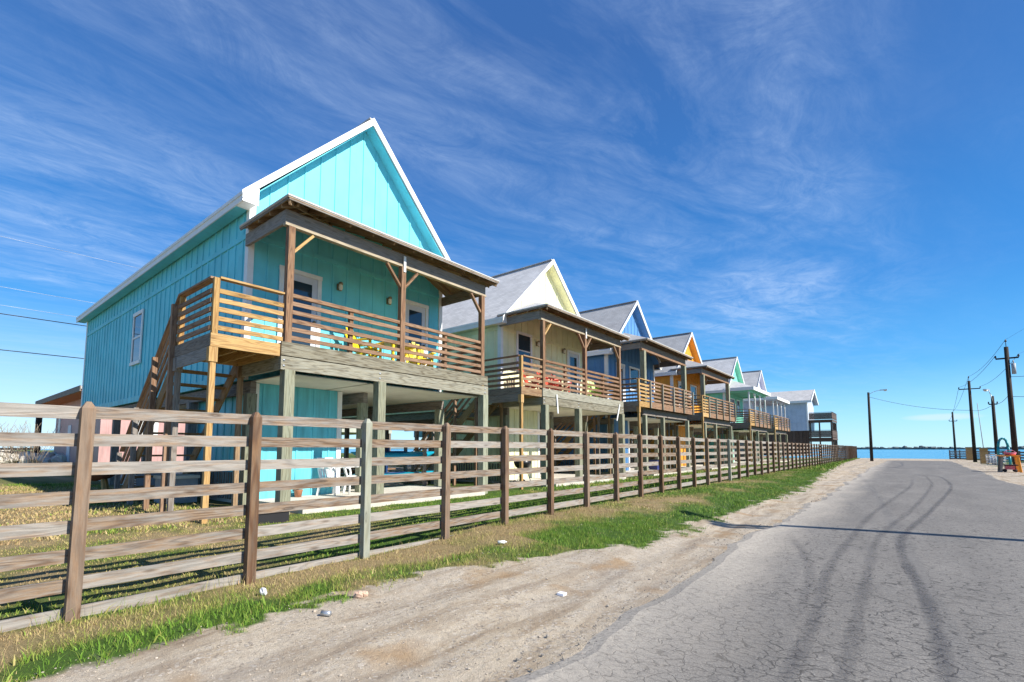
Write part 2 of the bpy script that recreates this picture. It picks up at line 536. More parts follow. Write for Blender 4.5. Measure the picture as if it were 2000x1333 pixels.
def greenness(x, y):
    e = verge_edge(y)
    n = 0.6*vnoise(x, y, 0.9, 21)+0.4*vnoise(x, y, 0.3, 22)
    d = e-x                                     # distance inside the verge from its outer rim
    rim = sstep(0.62, 0.15, d)
    near = np.where(y < 2.4, rim*0.9, np.where(y < 5.2, 0.18+rim*0.4, sstep(1.7, 0.5, d)*0.95))
    by_fence = sstep(0.30, 0.05, np.abs(x+4.95))*0.55
    far = sstep(8, 14, y)*0.55
    yard = np.where(x < -5.05, 0.25+0.5*sstep(3.0, 6.5, y)+0.45*sstep(-7.2, -5.6, x)*sstep(0.8, 3, y), 0)
    lawn = np.where((x < -13) & (y < 4), 0.6*sstep(0.42, 0.6, vnoise(x, y*3, 5.0, 31)), 0)
    g = np.maximum.reduce([near*(x > -5.05), by_fence, far, yard, lawn])
    return np.clip(np.maximum(g, .16)*1.1+(n-0.5)*1.5, 0, 1)

def ground_z(x, y):
    r = 0.135*sstep(1.5, 8, y)*sstep(42, 26, y)
    z = r*sstep(-2.3, -4.3, x)*sstep(-8.5, -5.6, x)
    z = z+(vnoise(x, y, 0.7, 41)-0.5)*0.03*sstep(-1.9, -2.5, x)+(vnoise(x, y, 0.2, 42)-0.5)*0.018*sstep(-1.7, -2.1, x)
    z = z-0.02*sstep(-1.2, -1.75, x)*sstep(-2.7, -1.9, x)
    z = z+0.02*(vnoise(x, y, 0.8, 45)-0.5)*sstep(3.2, 4, x)
    # two shallow wheel ruts in the sandy shoulder
    z = z-0.022*np.exp(-((x+2.35+0.1*np.sin(y*0.4))/0.16)**2)-0.015*np.exp(-((x+3.1+0.15*np.sin(y*0.3))/0.2)**2)
    z = np.where(y > 80, z-1.6*sstep(80, 92, y), z)
    return z

# ------------------------------------------------------------------ ground, road, water
def grid_coords(a, b, step, far0, far1, growth=1.22):
    c = list(np.arange(a, b, step))
    s_, x = step, c[-1]
    while x < far1:
        s_ *= growth; x += s_; c.append(x)
    s_, x = step, c[0]
    while x > far0:
        s_ *= growth; x -= s_; c.insert(0, x)
    return np.array(c)

gx = grid_coords(-9.5, -1.4, 0.1, -2600, 2600)
gy = grid_coords(-0.5, 16, 0.1, -300, 76, 1.06)
gy = np.concatenate([gy[gy < 78], np.arange(78, 96, 1.0)])
GX, GY = np.meshgrid(gx, gy, indexing='ij')
GZ = ground_z(GX, GY)
inroad = (GX > -1.5) & (GX < 3.0) & (GY < 64)
GZ = np.where(inroad, GZ-0.02, GZ)
nx, ny = len(gx), len(gy)
me = bpy.data.meshes.new('ground')
idx = np.arange(nx*ny).reshape(nx, ny)
quads = np.stack([idx[:-1, :-1], idx[1:, :-1], idx[1:, 1:], idx[:-1, 1:]], -1).reshape(-1, 4)
me.from_pydata(np.stack([GX, GY, GZ], -1).reshape(-1, 3).tolist(), [], quads.tolist())
for nm, arr in (('cover', grass_cover(GX, GY)), ('green', greenness(GX, GY))):
    a = me.attributes.new(nm, 'FLOAT', 'POINT')
    a.data.foreach_set('value', arr.reshape(-1).astype(np.float32))
me.polygons.foreach_set('use_smooth', [True]*len(me.polygons))
gm, t, p = new_mat('sandy_ground')
tcn = N(t, 'ShaderNodeTexCoord')
o = tcn.outputs['Object']
along = mapping(t, o, (3.2, 0.55, 1), rot=(0, 0, math.radians(4)))
s1 = noise(t, along, 1.3, 7, 0.65, 0.3)
s2 = noise(t, o, 9, 6, 0.7)
s3 = noise(t, o, 120, 3, 0.7)
s4 = noise(t, o, 0.55, 4, 0.6)
sand = ramp(t, s1, [(0.32, (0.22, 0.155, 0.095)), (0.43, (0.41, 0.325, 0.225)), (0.55, (0.59, 0.50, 0.375)), (0.72, (0.47, 0.40, 0.315))])
sand = mix(t, ramp(t, s4, [(0.42, 0.0), (0.68, 0.45)]), sand, (0.46, 0.43, 0.39))
sand = mix(t, ramp(t, s2, [(0.45, 0.0), (0.75, 0.7)]), sand, (0.33, 0.25, 0.17))
sand = mix(t, ramp(t, s3, [(0.35, 0.55), (0.6, 0.0)]), sand, (0.26, 0.22, 0.18))
vg = N(t, 'ShaderNodeTexVoronoi'); L(t, o, vg.inputs['Vector']); vg.inputs['Scale'].default_value = 55
gsep = N(t, 'ShaderNodeSeparateXYZ'); L(t, vg.outputs['Color'], gsep.inputs[0])
gpat = noise(t, along, 2.1, 4, 0.6)
gm1 = math_(t, 'MULTIPLY', ramp(t, gsep.outputs[0], [(0.62, 0.0), (0.75, 1.0)]), ramp(t, gpat, [(0.4, 0.1), (0.62, 0.8)]))
sand = mix(t, gm1, sand, mix(t, gsep.outputs[1], (0.16, 0.135, 0.11), (0.62, 0.56, 0.48)))
rust = noise(t, o, 1.7, 3, 0.5)
sand = mix(t, ramp(t, rust, [(0.56, 0.0), (0.70, 0.7)]), sand, (0.33, 0.21, 0.105))
cov = N(t, 'ShaderNodeAttribute', attribute_name='cover').outputs['Fac']
grn = N(t, 'ShaderNodeAttribute', attribute_name='green').outputs['Fac']
gn = noise(t, o, 40, 4, 0.7)
gsel = math_(t, 'ADD', grn, math_(t, 'MULTIPLY_ADD', gn, 0.8, -0.4))
turf = ramp(t, gsel, [(0.15, (0.33, 0.25, 0.13)), (0.45, (0.21, 0.19, 0.07)), (0.75, (0.075, 0.13, 0.025)), (1.0, (0.05, 0.12, 0.015))])
turf = mix(t, ramp(t, s3, [(0.35, 0.6), (0.62, 0.0)]), turf, (0.07, 0.06, 0.03))
gcol = mix(t, ramp(t, math_(t, 'ADD', cov, math_(t, 'MULTIPLY_ADD', s2, 0.5, -0.25)), [(0.35, 0.0), (0.65, 1.0)]), sand, turf)
L(t, gcol, p.inputs['Base Color'])
p.inputs['Roughness'].default_value = 0.95
p.inputs['Specular IOR Level'].default_value = 0.15
bump(t, p, math_(t, 'ADD', math_(t, 'ADD', math_(t, 'MULTIPLY', s3, 0.5), s2), math_(t, 'MULTIPLY', gm1, 0.3)), 0.9, 0.025)
me.materials.append(gm)
g = bpy.data.objects.new('ground', me)
COL.objects.link(g)
tag(g, None, None, None, 'structure')

# road
def road_left(y):
    return -1.62+(vnoise(y*0+3.3, y, 1.6, 61)-0.5)*0.24+(vnoise(y*0+8.1, y, 0.3, 62)-0.5)*0.13+(vnoise(y*0+8.1, y, 0.9, 66)-0.5)*0.12+np.interp(y, [40, 66], [0, 0.4])

def road_right(y):
    return 2.95+(vnoise(y*0+5.3, y, 1.6, 63)-0.5)*0.3+(vnoise(y*0+1.1, y, 0.35, 64)-0.5)*0.14+np.interp(y, [30, 66], [0, 0.6])

ys = np.concatenate([np.arange(-40, 0, 1.0), np.arange(0, 20, 0.12), np.arange(20, 66, 0.5)])
rv, rf = [], []
us = np.linspace(0, 1, 9)
for y in ys:
    a, b = float(road_left(np.array([y]))[0]), float(road_right(np.array([y]))[0])
    row = [(a-0.34, y, -0.075)]+[(a+(b-a)*u, y, 0.014+0.012*math.sin(math.pi*u)) for u in us]+[(b+0.34, y, -0.075)]
    rv += row
m_ = len(us)+2
for i in range(len(ys)-1):
    for k in range(m_-1):
        rf.append((i*m_+k, i*m_+k+1, (i+1)*m_+k+1, (i+1)*m_+k))
me = bpy.data.meshes.new('road')
me.from_pydata(rv, [], rf)
rm, t, p = new_mat('worn_asphalt')
tcn = N(t, 'ShaderNodeTexCoord')
o = tcn.outputs['Object']
dv = N(t, 'ShaderNodeVectorMath', operation='MULTIPLY_ADD')
L(t, noise(t, o, 5, 3, 0.6, out=1), dv.inputs[0]); dv.inputs[1].default_value = (0.22, 0.22, 0); L(t, o, dv.inputs[2])
vo = N(t, 'ShaderNodeTexVoronoi', feature='DISTANCE_TO_EDGE')
L(t, dv.outputs[0], vo.inputs['Vector']); vo.inputs['Scale'].default_value = 11.0
L(t, mapping(t, dv.outputs[0], (0.75, 1.25, 1)), vo.inputs['Vector'])
crack = ramp(t, vo.outputs['Distance'], [(0.0, 1.0), (0.06, 0.0)])
crk_m = noise(t, o, 0.8, 4, 0.6)
crack = math_(t, 'MULTIPLY', crack, ramp(t, crk_m, [(0.30, 0.25), (0.5, 1.0)]))
a1 = noise(t, o, 75, 4, 0.8)
a2 = noise(t, mapping(t, o, (1.0, 0.3, 1)), 1.4, 5, 0.6)
a3 = noise(t, o, 30, 4, 0.7)
ac = ramp(t, a2, [(0.3, (0.170, 0.157, 0.140)), (0.7, (0.262, 0.242, 0.215))])
ac = mix(t, ramp(t, a1, [(0.36, 0.75), (0.52, 0.0)]), ac, (0.085, 0.08, 0.08))
ac = mix(t, ramp(t, a1, [(0.58, 0.0), (0.75, 0.5)]), ac, (0.47, 0.46, 0.44))
ac = mix(t, ramp(t, a3, [(0.48, 0.0), (0.7, 0.6)]), ac, (0.13, 0.125, 0.12))
pit = N(t, 'ShaderNodeTexVoronoi'); L(t, o, pit.inputs['Vector']); pit.inputs['Scale'].default_value = 26
ac = mix(t, math_(t, 'MULTIPLY', ramp(t, pit.outputs['Distance'], [(0.10, 1.0), (0.24, 0.0)]), ramp(t, noise(t, o, 2.3, 3), [(0.45, 0.0), (0.6, 0.85)])), ac, (0.07, 0.066, 0.062))
oil = noise(t, o, 0.9, 4, 0.6)
ac = mix(t, ramp(t, oil, [(0.6, 0.0), (0.75, 0.4)]), ac, (0.14, 0.135, 0.13))
ac = mix(t, crack, ac, (0.062, 0.057, 0.052))
sepx = N(t, 'ShaderNodeSeparateXYZ'); L(t, o, sepx.inputs[0])
dust = math_(t, 'ADD', sepx.outputs[0], math_(t, 'MULTIPLY_ADD', a2, 1.4, -0.7))
dust = ramp(t, math_(t, 'MULTIPLY_ADD', dust, 0.2, 0.5), [(0.16, 1.0), (0.32, 0.0)])
dust = math_(t, 'MULTIPLY', dust, ramp(t, a3, [(0.35, 0.4), (0.6, 1.0)]))
ac = mix(t, dust, ac, (0.47, 0.42, 0.35))
L(t, ac, p.inputs['Base Color'])
p.inputs['Roughness'].default_value = 0.85
p.inputs['Specular IOR Level'].default_value = 0.3
bump(t, p, math_(t, 'SUBTRACT', a1, math_(t, 'MULTIPLY', crack, 0.35)), 0.6, 0.008)
me.materials.append(rm)
ro = bpy.data.objects.new('road', me)
COL.objects.link(ro)
tag(ro, None, None, None, 'structure')

# tyre marks, thin sheets of rubber on the asphalt
def catmull(pts, n=10):
    P = [pts[0]]+pts+[pts[-1]]
    out = []
    for i in range(1, len(P)-2):
        for k in range(n):
            s_ = k/n
            out.append(tuple(0.5*(2*P[i][j]+(P[i+1][j]-P[i-1][j])*s_+(2*P[i-1][j]-5*P[i][j]+4*P[i+1][j]-P[i+2][j])*s_**2+(3*P[i][j]-P[i-1][j]-3*P[i+1][j]+P[i+2][j])*s_**3) for j in (0, 1)))
    out.append(P[-2])
    return out

tm, t, p = new_mat('tyre_rubber_mark')
uv = N(t, 'ShaderNodeUVMap')
su = N(t, 'ShaderNodeSeparateXYZ'); L(t, uv.outputs[0], su.inputs[0])
tcn = N(t, 'ShaderNodeTexCoord')
fall = math_(t, 'SUBTRACT', 1.0, math_(t, 'POWER', math_(t, 'ABSOLUTE', su.outputs[1]), 2.0))
nn = noise(t, tcn.outputs['Object'], 45, 5, 0.85)
nl = noise(t, tcn.outputs['Object'], 1.2, 3, 0.6)
at = N(t, 'ShaderNodeAttribute', attribute_name='tint')
al = math_(t, 'MULTIPLY', fall, ramp(t, nn, [(0.38, 0.12), (0.58, 1.0)]))
al = math_(t, 'MULTIPLY', al, math_(t, 'MULTIPLY', at.outputs['Fac'], ramp(t, nl, [(0.3, 0.6), (0.6, 1.0)])))
L(t, al, p.inputs['Alpha'])
p.inputs['Base Color'].default_value = (0.055, 0.055, 0.065, 1)
p.inputs['Roughness'].default_value = 0.8
marks = [
    ([(-.55, 1.0), (-.55, 3.05), (-.57, 4.4), (-.66, 6), (-.63, 8), (-.54, 11.2), (-.28, 15), (.13, 21.2), (.2, 27)], .062, .36),
    ([(-.31, 1.0), (-.31, 3.2), (-.33, 5.5), (-.32, 8.7), (.15, 13.8), (.67, 21.7), (.72, 26), (.60, 29.6), (-.1, 31), (-1.0, 31.3)], .060, .33),
    ([(.14, 1.4), (.12, 3.6), (.08, 5.3), (-.09, 8.4), (.37, 12.9), (1.1, 20.7), (1.22, 26), (1.09, 28.9), (.5, 30), (-.2, 30.2), (-1.3, 30)], .062, .50),
    ([(-1.38, 8.15), (-1.05, 7.0), (-.84, 6.03), (-.71, 5), (-.68, 4)], .062, .28),
]
mb = MB()
for pts, wd, st in marks:
    c = catmull(pts, 12)
    vs, fs, uvs = [], [], []
    L_ = 0
    for i, q in enumerate(c):
        a = Vector(c[max(i-1, 0)]); b = Vector(c[min(i+1, len(c)-1)])
        d = (b-a).normalized()
        nrm = Vector((-d.y, d.x))
        ww = wd*(1+0.12*math.sin(i*0.9))
        for sg in (-1, 0, 1):
            x, y = q[0]+nrm.x*ww*sg, q[1]+nrm.y*ww*sg
            u = (x+1.62)/4.57
            vs.append((x, y, 0.014+0.012*math.sin(math.pi*min(1, max(0, u)))+0.006))
        if i:
            L_ += (Vector(q)-Vector(c[i-1])).length
            k = 3*i
            for j, (v0, v1) in enumerate(((-1, 0), (0, 1))):
                fs.append((k-3+j, k-2+j, k+1+j, k+j))
                uvs.append([(L_, v0), (L_, v1), (L_, v1), (L_, v0)])
    b0 = len(mb.v)
    mb.add(vs, fs, uvs, st)
    nv = len(vs)//3
    for i in range(nv):
        f_ = min(1, i/10, (nv-1-i)/10)
        for j in range(3):
            mb.t[b0+3*i+j] = st*f_
o_ = mb.build('road_tyre_marks', tm)
tag(o_, None, None, None, 'structure')

# water
me = bpy.data.meshes.new('water')
me.from_pydata([(-5000, 78, -0.42), (5000, 78, -0.42), (5000, 7000, -0.42), (-5000, 7000, -0.42)], [], [(0, 1, 2, 3)])
wm, t, p = new_mat('bay_water')
tcn = N(t, 'ShaderNodeTexCoord')
wv = noise(t, mapping(t, tcn.outputs['Object'], (0.35, 1.2, 1)), 1.0, 5, 0.6)
wv2 = noise(t, mapping(t, tcn.outputs['Object'], (0.004, 0.02, 1)), 1.0, 4, 0.6)
L(t, mix(t, wv2, (0.05, 0.25, 0.42), (0.10, 0.38, 0.52)), p.inputs['Base Color'])
p.inputs['Roughness'].default_value = 0.22
bump(t, p, wv, 0.7, 0.3)
me.materials.append(wm)
wobj = bpy.data.objects.new('water', me)
COL.objects.link(wobj)
tag(wobj, None, None, None, 'structure')

# far shore: low wooded bank, reads as one mass
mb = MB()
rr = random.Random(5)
M['far_wood'] = plain('hazed_far_foliage', (0.11, 0.13, 0.13), 0.95, var=0.3, scale=0.05)  # foliage greyed and lightened, distance haze is put into its colour
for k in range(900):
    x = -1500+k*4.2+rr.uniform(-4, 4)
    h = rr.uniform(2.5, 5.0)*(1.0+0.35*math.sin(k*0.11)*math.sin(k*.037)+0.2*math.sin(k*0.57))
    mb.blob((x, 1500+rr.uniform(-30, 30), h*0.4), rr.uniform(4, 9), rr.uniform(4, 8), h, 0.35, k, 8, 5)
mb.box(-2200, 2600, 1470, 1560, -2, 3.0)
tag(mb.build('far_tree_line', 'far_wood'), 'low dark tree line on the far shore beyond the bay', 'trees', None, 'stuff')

# ------------------------------------------------------------------ grass blades
def blades(name, n, x0, x1, y0, y1, hmin, hmax, wid, seed, label, thr=0.18, keep=None):
    rs = np.random.RandomState(seed)
    x = rs.uniform(x0, x1, n); y = y0+(y1-y0)*rs.uniform(0, 1, n)
    c = grass_cover(x, y)
    clump = 0.55*vnoise(x, y, 0.22, seed+5)+0.45*vnoise(x, y, 0.07, seed+6)
    ok = (c > thr) & (rs.uniform(0, 1, n) < np.clip(1.9*clump-0.25, 0.05, 1)*np.clip(c*1.6, 0, 1))
    if keep is not None:
        ok &= keep(x, y)
    x, y, clump = x[ok], y[ok], clump[ok]
    n = len(x)
    g = greenness(x, y)
    z = ground_z(x, y)-0.01
    h = (hmin+(hmax-hmin)*rs.uniform(0, 1, n)**1.6)*(0.6+0.7*clump)*(0.75+0.5*g)
    a = rs.uniform(0, 2*np.pi, n)
    lean = rs.uniform(0.15, 0.95, n)*h
    la = rs.uniform(0, 2*np.pi, n)
    wx, wy = np.cos(a)*wid, np.sin(a)*wid
    dx, dy = np.cos(la)*lean, np.sin(la)*lean
    P = np.empty((n, 5, 3), np.float32)
    P[:, 0] = np.stack([x-wx, y-wy, z], -1)
    P[:, 1] = np.stack([x+wx, y+wy, z], -1)
    P[:, 2] = np.stack([x+wx*.7+dx*.35, y+wy*.7+dy*.35, z+h*.6], -1)
    P[:, 3] = np.stack([x-wx*.7+dx*.35, y-wy*.7+dy*.35, z+h*.6], -1)
    P[:, 4] = np.stack([x+dx, y+dy, z+h], -1)
    me = bpy.data.meshes.new(name)
    me.vertices.add(n*5)
    me.vertices.foreach_set('co', P.reshape(-1))
    b = np.arange(n)*5
    lv = np.stack([b, b+1, b+2, b+3, b+3, b+2, b+4], -1).reshape(-1).astype(np.int32)
    me.loops.add(n*7)
    me.loops.foreach_set('vertex_index', lv)
    me.polygons.add(n*2)
    ls = np.stack([np.arange(n)*7, np.arange(n)*7+4], -1).reshape(-1).astype(np.int32)
    me.polygons.foreach_set('loop_start', ls)
    me.update(calc_edges=True)
    me.validate()
    tt = np.repeat(np.clip(g*0.92+rs.normal(0, 0.20, n), 0, 1), 5).astype(np.float32)
    at = me.attributes.new('tint', 'FLOAT', 'POINT')
    at.data.foreach_set('value', tt)
    me.materials.append(M['blade'])
    ob = bpy.data.objects.new(name, me)
    COL.objects.link(ob)
    tag(ob, label, 'grass', None, 'stuff')
    return ob

bm_, t, p = new_mat('grass_blade')
at = N(t, 'ShaderNodeAttribute', attribute_name='tint')
L(t, ramp(t, at.outputs['Fac'], [(0.0, (0.36, 0.25, 0.13)), (0.25, (0.46, 0.36, 0.17)), (0.45, (0.33, 0.31, 0.08)), (0.68, (0.20, 0.275, 0.045)), (1.0, (0.12, 0.235, 0.026))]), p.inputs['Base Color'])
p.inputs['Roughness'].default_value = 0.7
p.inputs['Specular IOR Level'].default_value = 0.2
M['blade'] = bm_
blades('verge_grass', 150000, -4.95, -2.3, 0.0, 8.0, 0.010, 0.050, 0.0021, 1, 'patchy green and straw grass on the verge in front of the fence')
blades('verge_grass', 70000, -5.0, -2.2, 8.0, 32, 0.015, 0.060, 0.005, 2, 'bright green grass on the verge farther along the fence')
blades('verge_weeds', 2600, -4.95, -3.2, 0.0, 8.0, 0.03, 0.085, 0.006, 8, 'broad leaved green weeds along the foot of the fence and the rim of the verge', keep=lambda x, y: (np.abs(x+4.72) < .14) | (verge_edge(y)-x < .35))
blades('dry_stems', 5000, -4.95, -3.0, 0.0, 8.0, 0.09, 0.17, 0.0014, 9, 'thin dead straw stems standing in the verge')
blades('verge_grass', 14000, -5.0, -2.8, 32, 76, 0.05, 0.16, 0.018, 3, 'thin grass at the far end of the verge')
blades('yard_grass', 110000, -9.0, -4.9, 0.0, 12, 0.010, 0.045, 0.004, 4, 'dry mown yard grass between the fence and the houses')
blades('yard_grass', 26000, -9.0, -4.9, 12, 48, 0.05, 0.10, 0.012, 5, 'mown green yard grass along the farther houses')
blades('yard_grass', 30000, -24.0, -9.0, 0.0, 4.2, 0.04, 0.09, 0.010, 6, 'dry lawn beside the turquoise house')

# gravel on the shoulder
mb = MB()
rr = random.Random(11)
for k in range(2600):
    y = 0.4+11*rr.random()**1.6
    x = rr.uniform(-3.9, -1.35)
    s_ = rr.uniform(0.002, 0.007) if rr.random() < .97 else rr.uniform(0.007, 0.016)
    zz = float(ground_z(np.array([x]), np.array([y]))[0])
    mb.blob((x, y, zz+s_*0.3), s_*rr.uniform(.8, 1.4), s_, s_*.6, .2, k, 6, 4)
M['pebble'] = plain('sand_coloured_pebble', (0.40, 0.34, 0.27), 0.9, var=0.4, scale=9)
tag(mb.build('gravel', 'pebble'), 'small pale pebbles scattered over the sandy shoulder', 'gravel', None, 'stuff')

mb = MB()
rr = random.Random(17)
for k in range(1100):
    y = 0.8+16*rr.random()**1.5
    x = float(road_left(np.array([y]))[0])-abs(rr.gauss(.05, .16))
    s_ = rr.uniform(0.002, 0.007) if rr.random() < .94 else rr.uniform(0.007, 0.014)
    zz = max(float(ground_z(np.array([x]), np.array([y]))[0]), -.01)
    mb.blob((x, y, zz+s_*0.25), s_*rr.uniform(.8, 1.4), s_, s_*.6, .25, k, 6, 4)
M['crumb'] = plain('asphalt_crumb', (0.24, 0.22, 0.19), 0.9, var=0.5, scale=9)
tag(mb.build('asphalt_crumbs', 'crumb'), 'dark crumbs of broken asphalt along the left road edge', 'rubble', None, 'stuff')

# ------------------------------------------------------------------ fence
fence = thing('board_fence', (-4.8, 0, 0), 'long low fence of weathered boards and brown posts running along the verge', 'fence')
PS, P0 = 1.24, 0.84
npost = int((76.5-P0)/PS)+1
def gz(x, y):
    return float(ground_z(np.array([float(x)]), np.array([float(y)]))[0])
for i in range(-2, npost+1):
    y = P0+i*PS
    mb = MB()
    h = 1.60+R.uniform(-.012, .012)
    lean = R.uniform(-.008, .008)
    hw = .041
    z0 = -0.15
    T = h-.05
    vs = []
    for (z, s_) in ((z0, 1), (T, 1), (h, .35)):
        for sx, sy in ((-1, -1), (1, -1), (1, 1), (-1, 1)):
            vs.append((hw*s_*sx, y+hw*s_*sy+lean*(z-z0), z))
    fs = [(3, 2, 1, 0)]
    for r in (0, 4):
        for k in range(4):
            fs.append((r+k, r+(k+1) % 4, r+4+(k+1) % 4, r+4+k))
    fs.append((8, 9, 10, 11))
    ou, ov = R.random()*50, R.random()*50
    uvs = [[(ou+vs[k][2], ov+vs[k][0]*0.9+vs[k][1]) for k in f] for f in fs]
    mb.add(vs, fs, uvs)
    green = i in (2, 14)
    po = mb.build('post', 'fence_post_green' if green else 'fence_post', fence)
    if i == 2:
        po['label'] = 'pale green grey post, third of the near posts'
SEC = 2
rest = MB()
nrow = 8
for k in range(nrow):
    ztop = 1.575-k*.2135
    off = -2+(k % 2)
    s_ = off
    while s_ < npost:
        y0 = P0+s_*PS+.002
        y1 = P0+(s_+SEC)*PS-.002
        if y0 > P0+npost*PS:
            break
        y1 = min(y1, P0+npost*PS)
        near = y0 < P0+22*PS and y0 > -2.6
        mb = MB() if near else rest
        dz0, dz1 = R.uniform(-.008, .008), R.uniform(-.008, .008)
        mb.bar((-.062, y0, ztop-.048+dz0), (-.062, y1, ztop-.048+dz1), .024, .096)
        if near:
            mb.build('rail', 'fence', fence)
        s_ += SEC
ro_ = rest.build('rail', 'fence', fence)
ro_['kind'] = 'stuff'

# ------------------------------------------------------------------ houses
W = 2.88
XW = -11.1          # front walls
def house(name, yc, label, col, roofmat, zt, zr, zp, kind, back=-15.5, openings=(), deckz=3.31, land=4.15, x0=XW, band=6.0, dirt=.45, landx=1.81, storage=True, porchw=3.1, landwood='new_wood'):
    H = thing(name, (x0, yc, 0), label, 'house', 'stilt cottages in a row behind the fence')
    sid = siding(name+'_siding_'+str(int(yc)), col, dirt)
    p = (zr-zt)/3.17
    ze = zt-.13
    zb = 2.75
    zu = lambda y: zr-.165-p*abs(y)
    pt = lambda nm, mb, mat, par=H, lab=None: mb.build(nm, mat, par, lab)
    # walls with board and batten
    mb = MB()
    mb.prism([(-W, zb), (W, zb), (W, zu(W)), (0, zu(0)), (-W, zu(W))], 0, back, 'x', .5)
    n = int(2*W/.405)
    for i in range(n+1):
        y = -W+.02+i*.405
        top = zu(y)-.02
        if abs(y) < W-.12:
            mb.box(0, .02, y-.024, y+.024, zb, min(top, band-.06), .5)
            mb.box(0, .02, y-.024, y+.024, band+.06, top, .5)
    mb.box(0, .028, -W+.1, W-.1, band-.06, band+.06, .5)
    x = -.3
    while x > back:
        for sg in (-1, 1):
            mb.box(x-.024, x+.024, sg*W, sg*(W+.02), zb, band-.06, .5)
            mb.box(x-.024, x+.024, sg*W, sg*(W+.02), band+.06, ze, .5)
        x -= .405
    for sg in (-1, 1):
        mb.box(back, -.13, sg*W, sg*(W+.028), band-.06, band+.06, .5)
        mb.box(back, -.13, sg*W, sg*(W+.03), zb-.02, zb+.16, .5)
    pt('wall', mb, sid)
    for sg in (-1, 1):
        mb = MB(); mb.box(-.125, .032, sg*(W-.1), sg*(W+.032), zb, zu(W)-.03)
        pt('corner_trim', mb, 'white')
        mb = MB(); mb.box(back-.03, back+.12, sg*(W-.1), sg*(W+.032), zb, zu(W)-.03)
        pt('corner_trim', mb, 'white')
    # roof
    mb = MB()
    mb.prism([(0, zr), (3.17, zt), (3.17, zt-.1), (0, zr-.15), (-3.17, zt-.1), (-3.17, zt)], back-.35, .35, 'x')
    roof = pt('roof', mb, roofmat)
    mb = MB()
    mb.prism([(0, zr-.155), (3.1, zu(3.1)+.01), (3.1, zu(3.1)-.012), (0, zr-.18), (-3.1, zu(3.1)-.012), (-3.1, zu(3.1)+.01)], .005, .33, 'x')
    for sg in (-1, 1):
        mb.box(back-.3, .325, sg*(W+.035), sg*3.165, ze-.03, ze-.005)
    pt('soffit', mb, sid)
    mb = MB()
    mb.prism([(0, zr+.04), (3.21, zt+.03), (3.21, zt-.13), (0, zr-.16), (-3.21, zt-.13), (-3.21, zt+.03)], .352, .38, 'x')
    mb.prism([(0, zr+.045), (3.225, zt+.035), (3.225, zt-.035), (0, zr-.035), (-3.225, zt-.035), (-3.225, zt+.035)], .3805, .396, 'x')
    for sg in (-1, 1):
        mb.prism([(sg*3.2, ze-.045), (sg*3.2, zt-.02), (sg*(W-.02), zt-.02+p*(3.2-W+.02)-.06), (sg*(W-.02), ze-.045)], .333, .3515, 'x')
        mb.box(-.02, .333, sg*(W+.04), sg*3.17, ze-.05, ze-.032)
        mb.box(back-.36, .351, sg*3.172, sg*3.2, ze-.045, zt+.03)
        mb.box(back-.36, .351, sg*3.201, sg*3.214, zt-.04, zt+.035)
    pt('rake_trim', mb, 'white', roof)
    mb = MB()
    mb.bar((back-.34, 0, zr+.012), (.34, 0, zr+.012), .2, .03)
    pt('ridge_cap', mb, roofmat, roof)
    # porch roof: low hip against the gable wall
    e = 2.2
    sl = .45
    zi = zp+sl*e
    PW = porchw
    def hip(dz):
        return [(0.005, -PW, zp+dz), (e, -PW, zp+dz), (e, PW, zp+dz), (0.005, PW, zp+dz), (0.005, -PW+e, zi+dz), (0.005, PW-e, zi+dz)]
    hf = [(1, 2, 5, 4), (0, 1, 4), (2, 3, 5)]
    def hipslab(a, b):
        mb = MB()
        v = hip(a)+hip(b)
        f = [list(q) for q in hf]+[[k+6 for k in reversed(q)] for q in hf]+[(0, 6, 7, 1), (1, 7, 8, 2), (2, 8, 9, 3)]
        mb.add(v, f, [[(v[k][1], v[k][0]) for k in q] for q in f])
        return mb
    pr = pt('porch_roof', hipslab(0, -.035), roofmat)
    pt('decking', hipslab(-.037, -.055), 'under_wood', pr)
    mb = MB()
    mb.box(e+.001, e+.014, -PW-.014, PW+.014, zp-.018, zp+.009)
    for sg in (-1, 1):
        mb.box(.03, e, sg*(PW+.001), sg*(PW+.014), zp-.018, zp+.009)
    if kind == 'C':
        mb.box(e+.02, e+.045, -PW-.045, PW+.045, zp-.24, zp+.02)
        for sg in (-1, 1):
            mb.box(.03, e+.018, sg*(PW+.02), sg*(PW+.045), zp-.24, zp+.02)
    if kind != 'C':
        m2 = MB(); m2.box(e-.035, e-.005, -PW+.02, PW-.02, zp-.085, zp-.056)
        for sg in (-1, 1):
            m2.box(.03, e-.036, sg*(PW-.03), sg*(PW-.005), zp-.085, zp-.056)
        pt('sub_fascia', m2, 'grey_wood', pr)
    pt('drip_edge', mb, 'white' if kind == 'C' else 'drip', pr)
    mb = MB()
    y = -PW+.25
    while y < PW-.1:
        rn = min(e-.05, PW-abs(y)-.06)
        if rn > .15:
            mb.bar((e-rn, y, zp-.11+sl*rn), (e-.10, y, zp-.11+sl*.10), .04, .10)
        y += .58
    for sg in (-1, 1):
        mb.bar((.05, sg*(PW-e+.05), zi-.14), (e-.04, sg*(PW-.04), zp-.12), .04, .11)
        x = .35
        while x < e-.2:
            rn = min(e-.08, e-x-.06)
            if rn > .12:
                mb.bar((x, sg*(PW-rn), zp-.11+sl*rn), (x, sg*(PW-.03), zp-.11+sl*.03), .04, .10)
            x += .5
    pt('rafter', mb, 'under_wood', pr)
    bz0, bz1 = zp-.39, zp-.12
    fx = 1.81
